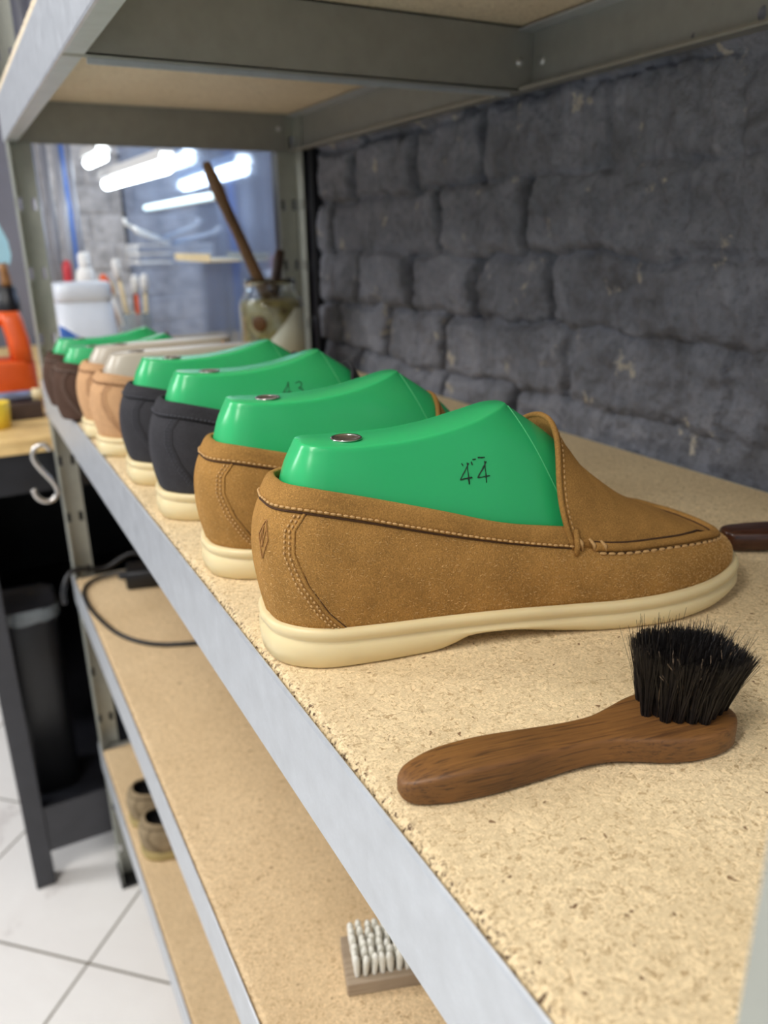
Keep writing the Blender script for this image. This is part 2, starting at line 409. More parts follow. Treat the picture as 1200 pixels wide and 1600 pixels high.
def wall_grid(y0, y1, z0, z1, st):
    ny = int((y1-y0)/st)+1; nz = int((z1-z0)/st)+1
    Y, Z = np.meshgrid(np.linspace(y0, y1, ny), np.linspace(z0, z1, nz), indexing='ij')
    H = brick_depth(Y, Z)+0.0060*fbm(Y, Z, 14)+0.0085*np.abs(fbm(Y*1.6+7, Z+3, 26, 5, 9))*np.clip(1.7-Y*1.0, 0.45, 1.5)+0.0022*fbm(Y*.6+7, Z+3, 110, 3, 19)
    co = np.stack([WX+0.018-H, Y, Z], -1).reshape(-1, 3)
    I = np.arange(ny*nz).reshape(ny, nz)
    f = np.stack([I[:-1, :-1], I[1:, :-1], I[1:, 1:], I[:-1, 1:]], -1).reshape(-1, 4)
    return co, f
parts_ = [wall_grid(0.15, 1.40, -0.06, 0.42, 0.0024), wall_grid(-2.5, 0.15, -0.06, 0.42, 0.02),
          wall_grid(-2.5, 1.40, FZ, -0.06, 0.02), wall_grid(-2.5, 1.40, 0.42, 1.75, 0.02)]
cos, fs, k0 = [], [], 0
for c_, f_ in parts_: cos.append(c_); fs.append(f_+k0); k0 += len(c_)
me = bpy.data.meshes.new('wall_right'); me.from_pydata(np.concatenate(cos).tolist(), [], np.concatenate(fs).tolist())
me.materials.append(M['brick']); me.polygons.foreach_set('use_smooth', [True]*len(me.polygons))
wall = bpy.data.objects.new('wall_right', me); COL.objects.link(wall); struct(wall)
# the wall beyond the rack with its dark mirror-like window
boxes_ = [((0.47, 1.40, FZ), (0.60, 2.95, -0.12)), ((0.47, 1.40, 0.9), (0.60, 2.95, 1.75)), ((0.47, 2.80, -0.12), (0.60, 2.95, 0.9))]
struct(boxes('wall_rear_right', boxes_, M['darkwall']))
win = struct(boxes('window_1', [((0.432, 1.40, -0.098), (0.47, 1.425, 0.9)), ((0.432, 2.775, -0.098), (0.47, 2.80, 0.9)),
                                ((0.432, 1.40, 0.875), (0.47, 2.80, 0.9)), ((0.432, 1.40, -0.098), (0.47, 2.80, -0.08))], M['frame']))
o = boxes('pane', [((0.437, 1.425, -0.08), (0.443, 2.775, 0.875))], M['pane'], win)
struct(boxes('trim_1', [((0.455, 1.30, FZ), (0.470, 1.40, 1.75))], M['frame']))
# end wall: painted block pier and plain wall
bm = bmesh.new()
box(bm, (-3.5, 2.82, FZ), (0.20, 2.95, 1.75))
struct(obj('wall_back', bm, M['darkwall'], smooth=False))
bm = bmesh.new()
zc = FZ; row = 0
while zc < 0.52:
    y0 = 0.20 - (0.07 if row % 2 else 0)
    x = 0.205
    segs = [0.205, 0.33, 0.47] if row % 2 == 0 else [0.205, 0.27, 0.40, 0.47]
    for a, c_ in zip(segs, segs[1:]):
        dd = random.uniform(-0.004, 0.004)
        box(bm, (a+0.003, 2.775+dd, zc+0.003), (c_-0.003, 2.90, zc+0.080), 0.004)
    zc += 0.085; row += 1
box(bm, (0.203, 2.7785, FZ), (0.47, 2.91, 0.52))
struct(obj('wall_pier', bm, M['endbrick'], smooth=False))
struct(boxes('wall_over_pier', [((0.20, 2.80, 0.52), (0.47, 2.95, 1.75))], M['darkwall']))

# ------------------------------------------------------------------ shelving rack
D, Y0, Y1, RH = 0.452, 0.0345, 1.357, 0.0566
rack = thing('shelving_rack', 'long galvanised steel rack with particleboard shelves along the dark brick wall', 'shelving', (0, 0, FZ))
def rp(name, lst, mat, bev=0.0, parent=rack):
    o = boxes(name, [((a[0], a[1], a[2]-FZ), (b_[0], b_[1], b_[2]-FZ)) for a, b_ in lst], mat, parent, bev); return o
def upright(cx, cy, sx, sy):
    T = 0.0018; W = 0.034; lst = []
    def ad(x0, x1, y0, y1, z0, z1): lst.append(((cx+sx*x0, cy+sy*y0, z0), (cx+sx*x1, cy+sy*y1, z1)))
    zz = FZ+0.004; H = 0.62
    # flange along x and flange along y, each with paired keyhole slots
    zc_ = FZ+0.055
    ad(0, 0.004, 0, T, zz, H); ad(W-0.004, W, 0, T, zz, H)
    ad(0, T, 0, 0.004, zz, H); ad(0, T, W-0.004, W, zz, H)
    zprev = zz; zc_ = FZ+0.06-(.035 if (cy < .5 and cx < .2) else 0)
    while zc_ < H-0.03:
        ad(0.004, W-0.004, 0, T, zprev, zc_); ad(0, T, 0.004, W-0.004, zprev, zc_)
        ad(0.0105, W-0.0105, 0, T, zc_, zc_+0.017); ad(0, T, 0.0105, W-0.0105, zc_, zc_+0.017)
        zprev = zc_+0.017; zc_ += 0.098
    ad(0.004, W-0.004, 0, T, zprev, H); ad(0, T, 0.004, W-0.004, zprev, H)
    u = rp('upright', lst, M['post'])
    bm = bmesh.new()
    a = (cx-sx*0.003, cy-sy*0.003, 0); c_ = (cx+sx*0.037, cy+sy*0.037, 0.035)
    lo = [min(a[i], c_[i]) for i in range(3)]; hi = [max(a[i], c_[i]) for i in range(3)]
    box(bm, lo, (hi[0], hi[1], 0.006), 0.001)
    box(bm, (min(cx-sx*.003, cx-sx*0.0004), min(cy-sy*.003, cy+sy*.037), 0), (max(cx-sx*.003, cx-sx*0.0004), max(cy-sy*.003, cy+sy*.037), 0.035))
    box(bm, (min(cx-sx*.003, cx+sx*.037), min(cy-sy*.003, cy-sy*0.0004), 0), (max(cx-sx*.003, cx+sx*.037), max(cy-sy*.003, cy-sy*0.0004), 0.035))
    f = obj('foot', bm, M['blackplastic'], u, smooth=False); f['label'] = 'black plastic foot'
    return u
upright(0.0022, Y0, 1, 1); upright(0.0022, Y1, 1, -1); upright(D-0.0022, Y0, -1, 1); upright(D-0.0022, Y1, -1, -1)
def rail(x, sx, ztop, mat, lipz=True, ledge=0.0):
    """C-rail along Y: web at x, lips pointing towards sx"""
    T = 0.0015; ya, yb = Y0+0.004, Y1-0.002
    bm = bmesh.new()
    prof = [(0.0172, -RH+0.0035), (0.0182, -RH+0.0015), (0.0172, -RH), (0.0025, -RH), (0.0007, -RH+0.0007), (0, -RH+0.0025), (0, -0.0018), (0.0005, -0.0004), (0.0014, 0.0)]
    prof += [(0.0021, -0.0008), (0.0018, -0.004)]
    if ledge: prof += [(0.0018, -ledge+0.001), (0.012, -ledge), (0.012, -ledge-T), (0.0018, -ledge-T)]
    prof += [(T+0.0003, -RH+0.003), (0.003, -RH+T), (0.0160, -RH+T)]
    R1 = [(x+sx*a, ya, ztop+c_-FZ) for a, c_ in prof]; R2 = [(x+sx*a, yb, ztop+c_-FZ) for a, c_ in prof]
    loft(bm, [R1, R2], True, True, True)
    return obj('rail', bm, mat, rack, smooth=False)
def crossbeam(y, ztop, sy, mat, x0=0.019, x1=D-0.019, web=RH, lip=0.0115):
    T = 0.0015; web = web if ztop > 0.2 else web-0.0105
    o = rp('crossbeam', [((x0, y, ztop-web), (x1, y+sy*T, ztop)), ((x0, y, ztop-web-0.0002), (x1, y+sy*lip, ztop-web+T)), ((x0, y, ztop-T), (x1, y+sy*lip, ztop))], mat)
    return o
def rivet(p, nrm, parent):
    bm = bmesh.new(); lathe(bm, [(0.0042, 0), (0.0040, 0.0008), (0.0025, 0.0018), (0, 0.0022)], 16)
    q = Vector(nrm).to_track_quat('Z', 'Y').to_matrix().to_4x4(); bmesh.ops.transform(bm, matrix=Matrix.Translation(Vector(p)-Vector((0, 0, FZ)))@q, verts=bm.verts[:])
    return obj('rivet', bm, M['rivet'], parent)
ZT = 0.3956
for zt in (ZT, 0.0, -0.3317, -0.6719+0.0):
    upper = zt > 0.2
    rl = rail(-0.0005, 1, zt, M['galv'])
    rr_ = rail(D+0.0005, -1, zt, M['galv2'])
    zb = zt+0.0001 if upper else zt-0.0103
    fb = crossbeam(Y1-0.004, zb, -1, M['galv2'], lip=0.003)
    nb = crossbeam(Y0+0.004, zb, 1, M['galv2'], lip=0.003)
    mb = crossbeam(0.7234, zb, 1, M['galv2'], 0.0015, D-0.0015)
    rp('crossbeam_lip', [((0.020, 0.7345, zt-RH-0.0045), (D-0.019, 0.7360, zt-RH+0.001))] if upper else [((0.020, 0.7345, zt-RH), (D-0.019, 0.7360, zt-RH+0.006))], M['galv'])  # paler steel on the lip stands in for light it reflects from below
    if upper:
        for px_, pz_ in ((D-0.017, zt-0.032),): rivet((px_, 0.7231, pz_), (0, -1, 0), mb)
        rivet((D-0.0012, 0.708, zt-0.032), (-1, 0, 0), rr_)
        rivet((D-0.032, Y1-0.0075, zt-0.022), (0, -1, 0), fb); rivet((D-0.0012, Y1-0.03, zt-0.022), (-1, 0, 0), rr_)
        rp('crossbeam_ledge', [((D-0.020, Y0+0.01, zt-0.004), (D-0.0015, Y1-0.01, zt-0.0025))], M['galv'])
# boards
def board(zt, thick, x0, x1, mat, e=0.036):
    bm = bmesh.new()
    # front edge profile slightly worn / rounded, finely subdivided and roughened
    ny = 700; ys = np.linspace(Y0+e, Y1-e, ny)
    prof = [(x0, -thick), (x0, -0.0045), (x0+0.0008, -0.0022), (x0+0.0022, -0.0009), (x0+0.0042, -0.0002), (x0+0.0065, 0.0), (x1, 0.0), (x1, -thick)]
    rings = []
    for y in ys:
        rr__ = []
        for i, (a, c_) in enumerate(prof):
            j = 0.0006 if 1 <= i <= 4 else 0.0
            rr__.append((a+random.uniform(-j, j)*0.8, y, zt+c_+random.uniform(-j, j)*0.7-FZ))
        rings.append(rr__)
    loft(bm, rings, True, True, True)
    return obj('shelf_board', bm, mat, rack, smooth=False)
b1 = board(0.0, 0.010, 0.0024, D-0.002, M['board'])
b2 = board(-0.3317+0.0, 0.010, 0.0024, D-0.002, M['board2'])
b3 = board(-0.6719+0.0, 0.010, 0.0024, D-0.002, M['board2'])
b4 = board(ZT+0.0105, 0.0102, 0.0006, D-0.001, mat_particleboard('particleboard_pale', srgb(228, 212, 186)), 0.0045)
for b_ in (b1, b2, b3):
    pass

# ------------------------------------------------------------------ shoes and lasts
BASE = [(.004, 0, .020), (.008, .017, .020), (.024, .029, .019), (.05, .033, .018), (.085, .0345, .017), (.12, .038, .0165), (.155, .0435, .016),
        (.19, .049, .016), (.225, .051, .017), (.26, .046, .018), (.288, .030, .020), (.300, .015, .0215), (.304, 0, .022)]
MID = [(-.001, 0, .050), (.003, .018, .050), (.022, .0315, .049), (.05, .0345, .043), (.085, .036, .038), (.12, .040, .035), (.155, .0448, .033),
       (.19, .0497, .031), (.225, .0508, .031), (.26, .0457, .030), (.287, .029, .029), (.299, .0145, .0285), (.3035, 0, .0285)]
TOP = [(.005, 0, .0825), (.0085, .014, .0815), (.022, .024, .080), (.05, .0285, .073), (.085, .032, .063), (.12, .0365, .0545), (.157, .0415, .0475),
       (.19, .0425, .0425), (.225, .0395, .040), (.254, .032, .038), (.276, .020, .0345), (.286, .010, .0325), (.290, 0, .0315)]
CTOP = [(.0105, 0, .092), (.0135, .0125, .0912), (.0255, .0215, .0895), (.052, .0265, .083), (.087, .0305, .073), (.12, .035, .0635), (.157, .0395, .0575)]
ZM = [(.150, .111), (.157, .109), (.1637, .1025), (.18, .0865), (.208, .0655), (.238, .0525), (.262, .0455), (.278, .0395), (.2875, .034), (.295, .0315)]
def _sh(x): return x if x <= .157 else .157+(x-.157)*.825
BASE[10] = (.288, .0350, .020); BASE[11] = (.3008, .0205, .0215)
MID[10] = (.287, .0340, .029); MID[11] = (.2996, .0198, .0285)
TOP[9] = (.258, .0355, .038); TOP[10] = (.281, .0275, .0350); TOP[11] = (.2915, .0160, .0330); TOP[12] = (.295, 0, .0322)
BASE, MID, TOP = ([(_sh(x), y, z) for x, y, z in L_] for L_ in (BASE, MID, TOP))
ZM = [(.150, .1115), (.157, .109), (.1637, .0985), (.176, .0835), (.192, .0710), (.208, .0605), (.222, .0535), (.236, .0475), (.249, .0415), (.259, .0360), (.268, .0318)]
def zmid(x):
    xs = [a for a, _ in ZM]; zz = [c_ for _, c_ in ZM]
    # smooth interpolation
    i = max(0, min(len(xs)-2, int(np.searchsorted(xs, x))-1)); u = (x-xs[i])/(xs[i+1]-xs[i])
    p0 = zz[max(i-1, 0)]; p1 = zz[i]; p2 = zz[i+1]; p3 = zz[min(i+2, len(xs)-1)]
    return 0.5*((2*p1)+(-p0+p2)*u+(2*p0-5*p1+4*p2-p3)*u*u+(-p0+3*p1-3*p2+p3)*u**3)
def body_pt(s, v, side):
    a, b_, c_ = catmull(BASE, s), catmull(MID, s), catmull(TOP, s)
    vm = 0.42
    L0 = (v-vm)*(v-1)/((0-vm)*(0-1)); L1 = v*(v-1)/(vm*(vm-1)); L2 = v*(v-vm)/(1*(1-vm))
    # quadratic blend, with a fuller shoulder on the forepart
    p = a*L0+b_*L1+c_*L2
    return np.array((p[0], side*p[1], p[2]))
def bend(p, foot):
    t = max(0.0, min(1.0, (p[0]-.14)/.17)); t = t*t*(3-2*t)
    return (p[0], p[1]+foot*0.006*t, p[2])
def vamp_pt(s, th, side_sign=None, lift=0.0):
    t = catmull(TOP, s)
    zm = max(zmid(t[0]), t[2]+0.0004)
    k = max(0.0, min(1.0, (s-6)/2.0)); p = 0.95-0.2*k
    y = -t[1]*math.cos(th); sn = math.sin(th); z = t[2]+(zm-t[2])*(sn**p if sn > 0 else 0)
    h_ = sn**p if sn > 0 else 0
    x = t[0]+(0.0035*h_-0.0085*math.sin(math.pi*min(1, h_))**1.0)*(1-k)
    return np.array((x, y, z+lift))
def ring(ctrl, ns, smax, foot, off=(0, 0, 0)):
    out = []
    for i in range(ns+1):
        p = catmull(ctrl, smax*i/ns); out.append((p[0], -p[1], p[2]))
    for i in range(ns-1, 0, -1):
        p = catmull(ctrl, smax*i/ns); out.append((p[0], p[1], p[2]))
    return [bend(p, foot) for p in out]
def outline_offset(s, side, d):
    """sole outline: base curve offset outward by d"""
    e = 0.02; a, b_ = catmull(BASE, max(0, s-e)), catmull(BASE, min(12, s+e)); t = (b_-a)[:2]
    p = catmull(BASE, s)
    if s < 1e-6: n_ = np.array((-1.0, 0.0))
    elif s > 12-1e-6: n_ = np.array((1.0, 0.0))
    else:
        t = t/np.linalg.norm(t); n_ = np.array((-t[1], t[0]))
        if s < 0.6: n_ = n_*(s/0.6)+np.array((-1.0, 0))*(1-s/0.6); n_ /= np.linalg.norm(n_)
        if s > 11.6: k = (s-11.6)/0.4; n_ = n_*(1-k)+np.array((1.0, 0))*k; n_ /= np.linalg.norm(n_)
    q = p[:2]+n_*d
    return q[0], side*max(q[1], 0.0), p[2]
def sole_bottom(x):
    pts = [(0, 0.0), (.004, 0), (.080, 0.0), (.088, .0012), (.100, .0058), (.108, .0066), (.125, .0058), (.150, .0022), (.170, .0003), (.19, 0), (.21, 0.0), (.24, .0015), (.28, .0065)]
    return float(np.interp(x, [a for a, _ in pts], [c_ for _, c_ in pts]))
def gen_s(n): return [12*(0.5-0.5*math.cos(math.pi*i/n))*0.35+12*i/n*0.65 for i in range(n+1)]
NS = 72; SS = gen_s(NS)
def beads(bm, pts, nrm_scale, length, rad, gap=0.0, jit=0.0):
    """stitches: small elongated drops following a polyline of points"""
    P = [Vector(p) for p in pts]; L = [0]
    for a, b_ in zip(P, P[1:]): L.append(L[-1]+(b_-a).length)
    def at(d):
        d = max(0, min(L[-1], d)); i = min(len(L)-2, max(0, int(np.searchsorted(L, d))-1)); sgm = L[i+1]-L[i]
        return P[i].lerp(P[i+1], (d-L[i])/sgm if sgm > 0 else 0)
    d = length*0.5
    while d < L[-1]:
        c_ = at(d); t = (at(d+length*.4)-at(d-length*.4)); t.normalize()
        j = Vector([random.uniform(-jit, jit) for _ in range(3)])
        tube(bm, [c_-t*length*.5+j, c_-t*length*.25+j, c_+t*length*.25+j, c_+t*length*.5+j], [rad*.35, rad, rad, rad*.35], 6)
        d += length+gap

def make_shoe(kind, foot, sole=True, low=False, detail=True, name='loafer'):
    mt, st = {'tan': (M['tan'], M['tan_stitch']), 'black': (M['black'], M['black_stitch']), 'beige': (M['beige'], M['beige_stitch']),
              'brown': (M['brown'], M['brown_stitch']), 'taupe': (M['taupe'], M['taupe_stitch'])}[kind]
    gm = M[{'tan': 'groove', 'black': 'groove_black', 'beige': 'beige_stitch', 'brown': 'groove_brown', 'taupe': 'taupe_stitch'}[kind]]
    root = bpy.data.objects.new(name, None); COL.objects.link(root); root.empty_display_size = 0.01
    # body of the upper
    NV = 16; bm = bmesh.new(); rings = []
    def ring_v(v, sh=0.0):
        out = [bend(body_pt(s, v, -1), foot) for s in SS]+[bend(body_pt(s, v, 1), foot) for s in SS[-2:0:-1]]
        return out
    for k in range(NV+1): rings.append(ring_v(k/NV))
    loft(bm, rings, True, 'strip', False)
    upper = obj('upper', bm, mt, root)
    # collar band
    CS = [6.0*i/40 for i in range(41)]
    bm = bmesh.new(); order = [(s, -1) for s in CS[::-1]]+[(s, 1) for s in CS[1:]]
    secs = []
    def nrm_at(s, side):
        a, b_ = catmull(TOP, max(0, s-.05)), catmull(TOP, s+.05); t = (b_-a)[:2]; t = t/np.linalg.norm(t); n_ = np.array((-t[1], t[0]))
        if s < 0.5: n_ = n_*(s/.5)+np.array((-1.0, 0))*(1-s/.5); n_ /= np.linalg.norm(n_)
        return n_
    for s, side in order:
        a = catmull(TOP, s); c_ = catmull(CTOP, s); n_ = nrm_at(s, side); r_ = []
        for (f, o_) in ((-.06, .0002), (0.0, .0010), (.25, .0015), (.7, .0017), (.93, .0013), (1.02, .0004), (1.03, -.0010), (.95, -.0024), (.6, -.0030), (-.2, -.0034)):
            q = a+(c_-a)*f; r_.append(bend((q[0]+n_[0]*o_, side*(max(q[1]+n_[1]*o_, 0)), q[2]), foot))
        secs.append(r_)
    loft(bm, secs, True, True, True)
    obj('collar', bm, mt, root)
    # vamp
    bm = bmesh.new(); NT = 40
    sv = [6+6*(i/44) for i in range(45)]
    grid = [[bend(vamp_pt(s, math.pi*j/NT), foot) for j in range(NT+1)] for s in sv]
    V = [[bm.verts.new(p) for p in r_] for r_ in grid]
    for A, B in zip(V, V[1:]):
        for k in range(NT):
            bm.faces.new((A[k], A[k+1], B[k+1], B[k]))
    vamp = obj('vamp', bm, mt, root)
    md = vamp.modifiers.new('thickness', 'SOLIDIFY'); md.thickness = 0.0018; md.offset = -1.0
    # the recalc above may leave the open grid's normals either way: force them upward
    me = vamp.data
    if sum(p.normal.z for p in me.polygons) < 0: me.flip_normals()
    if not low:
        # bound edge of the throat
        bm = bmesh.new()
        tube(bm, [np.array(bend(vamp_pt(6.0, math.pi*j/48), foot))+np.array((-.0002, 0, -.0006)) for j in range(0, 49)], 0.00155, 8)
        obj('throat_binding', bm, mt, root)
    # raised apron seam: a roll of suede along the apron's edge, a dark groove on its inner side
    def seam_pt(q, side, h, lift):
        t = catmull(TOP, q); zm = max(zmid(t[0]), t[2]+.0004); kk = max(0.0, min(1.0, (q-6)/2.0)); pp = 0.95-0.2*kk
        sn = min(.55, (h/(zm-t[2]))**(1/pp)); p = vamp_pt(q, math.asin(sn), lift=lift)
        u_ = max(0.0, min(1.0, (q-8.5)/1.5))
        if u_ > 0:
            hh = h*.75; e = .03; a_, b2 = catmull(TOP, q-e), catmull(TOP, min(12, q+e)); tt = (b2-a_)[:2]; tt = tt/np.linalg.norm(tt); n2_ = np.array((tt[1], -tt[0]))
            if q > 11.7: n2_ = n2_*(12-q)/.3+np.array((-1.0, 0))*(q-11.7)/.3; n2_ /= np.linalg.norm(n2_)
            x_, y_ = t[0]+n2_[0]*hh, max(0.0, t[1]+n2_[1]*hh)
            lo_, hi_ = 6.0, 12.0
            for _ in range(24):
                md_ = (lo_+hi_)/2
                if catmull(TOP, md_)[0] < x_: lo_ = md_
                else: hi_ = md_
            t2 = catmull(TOP, lo_); c_ = min(1.0, y_/max(t2[1], 1e-6)); p2 = vamp_pt(lo_, math.acos(c_), lift=lift)
            pz_ = np.array((x_, -y_, p2[2])); p = p*(1-u_)+pz_*u_
        return (p[0], p[1]*(-side), p[2])
    bm = bmesh.new(); rp_, gp = [], []
    for i in range(161):
        q = 6.42+(12-6.42)*(i/80 if i <= 80 else (160-i)/80); sd = -1 if i <= 80 else 1
        rp_.append(bend(seam_pt(q, sd, .0012, .0004), foot)); gp.append(bend(seam_pt(q, sd, .0040, .0003), foot))
    tube(bm, rp_, .0025, 10); obj('apron_seam', bm, mt, root)
    bm = bmesh.new(); tube(bm, gp, .0006, 6); obj('apron_groove', bm, gm, root)
    if detail:
        # dark groove + stitches under the seam
        bm = bmesh.new(); low_ = []
        lo = [bend(body_pt(6.5+5.5*i/80, .90, -1), foot) for i in range(81)]+[bend(body_pt(12-5.5*i/80, .90, 1), foot) for i in range(1, 81)]
        tube(bm, lo, 0.0006, 6)
        obj('seam_groove', bm, gm, root)
        for side in (-1, 1):
            cl = []
            for i in range(81):
                s = 6.05*i/80; q = nrm_at(s, side); p = body_pt(s, .982, side)
                cl.append(bend((p[0]+q[0]*.0004, side*max(abs(p[1])+q[1]*.0004, 0) if s > 0 else 0, p[2]), foot))
            bm = bmesh.new(); tube(bm, cl, .0006, 6); o = obj('collar_seam', bm, gm, root)
        bm = bmesh.new()
        for side in (-1, 1):
            beads(bm, [np.array(bend(body_pt(6.5+5.5*i/80, .90, side), foot))+np.array((0, side*.0006, 0)) for i in range(81)], 1, .0042, .0009, .0012)
            # stitches under the collar
            cl = []
            for i in range(81):
                s = 6.05*i/80; a = catmull(TOP, s); q = nrm_at(s, side); c_ = catmull(CTOP, min(s, 6)); d_ = a+(c_-a)*.10
                cl.append(bend((d_[0]+q[0]*.0016, side*max(d_[1]+q[1]*.0016, 0), d_[2]), foot))
            beads(bm, cl, 1, .0027, .00062, .0004, .00012)
            # heel counter: two rows
            def cs(v): return float(np.interp(v, [0, .15, .35, .6, .8, 1.0], [2.45, 2.05, 1.72, 1.52, 1.55, 1.85]))
            for dd in (0.0, -.11):
                row = []
                for i in range(41):
                    v = .03+.93*i/40; s = cs(v)+dd; p = body_pt(s, v, side); q = nrm_at(s, side)
                    row.append(bend((p[0]+q[0]*.0006, side*(abs(p[1])+q[1]*.0006), p[2]), foot))
                beads(bm, row, 1, .0016, .00052, .0011, .0001)
            # lacing stitches at the side of the throat
            if not low:
                for k in range(3):
                    a = np.array(bend(vamp_pt(6.12+.25*k, .10), foot)); c_ = np.array(bend(body_pt(6.16+.25*k, .93, -1), foot))
                    if side > 0: a = a*np.array((1, -1, 1)); c_ = c_*np.array((1, -1, 1))
                    mid_ = (a+c_)/2+np.array((0, side*.0018, .001)); tube(bm, [a, mid_, c_], [.0006, .0011, .0006], 6)
        # throat stitches
        if not low:
            beads(bm, [np.array(bend(vamp_pt(6.09, math.pi*j/60, lift=.0003), foot)) for j in range(2, 59)], 1, .0020, .0004, .0010)
        obj('stitching', bm, st, root)
        for side in (-1, 1):
            bm = bmesh.new(); row = []
            for i in range(41):
                v = .0+.97*i/40; s = cs(v)+.09; p = body_pt(s, v, side)
                row.append(bend((p[0], side*abs(p[1]), p[2]), foot))
            tube(bm, row, .0009, 6); obj('counter_edge', bm, mt, root)
            bm = bmesh.new(); row = [(p[0]+.0011, p[1]*1.001, p[2]) for p in row]
            tube(bm, row, .0005, 6); obj('counter_groove', bm, gm, root)
            bm = bmesh.new(); a = catmull(TOP, 6.0); c_ = catmull(CTOP, 6.0)
            tube(bm, [bend((.1575, side*(a[1]+.0016), a[2]-.004), foot), bend((.1578, side*(a[1]+.0022), a[2]+.001), foot), bend((.1575, side*(c_[1]+.0018), c_[2]), foot)], [.0013, .0016, .0014], 8)
            obj('collar_tab', bm, mt, root)
    if sole:
        bm = bmesh.new(); rings = []
        lev = [(-.004, 'T', 0.0), (.0022, 'T', .0006), (.0036, 'T', -.0002), (.0041, 'T', -.0020), (.0038, 'T', -.0042), (.0024, 'T', -.0058), (.0026, 'T', -.0066), (.0040, 'T', -.0082),
               (.0042, 'M', .55), (.0030, 'B', .0016), (.0016, 'B', .0003), (0.0, 'B', 0.0), (-.006, 'B', 0.0)]
        for d, kd, zz in lev:
            r_ = []
            for s, side in [(s, -1) for s in SS]+[(s, 1) for s in SS[-2:0:-1]]:
                x, y, zt_ = outline_offset(s, side, d); zb_ = sole_bottom(x); zt_ = zt_+0.002*(1-min(1, max(0, (x-.05)/.1)))
                z = zt_+zz if kd == 'T' else (zb_+zz if kd == 'B' else zb_+(zt_-.0082-zb_)*zz)
                z = max(z, zb_)
                r_.append(bend((x, y, z), foot))
            rings.append(r_)
        loft(bm, rings, True, 'strip', 'strip')
        so = obj('sole', bm, M['olivesole'] if kind == 'taupe' else M['sole'], root)
        so['label'] = 'cream rubber sole' if kind != 'taupe' else 'olive rubber sole'
    if low:
        # dark lining of an empty shoe
        bm = bmesh.new()
        r1 = [bend((catmull(CTOP, s)[0]+.004*(1-s/6), side*max(0, catmull(CTOP, s)[1]-.004), catmull(CTOP, s)[2]-.006), foot) for s, side in order]
        r2 = [(p[0], p[1]*.9, .030) for p in r1]
        V = loft(bm, [r1, r2], False)
        bm.faces.new(V[1])
        obj('lining', bm, M['blackplastic'], root)
    return root

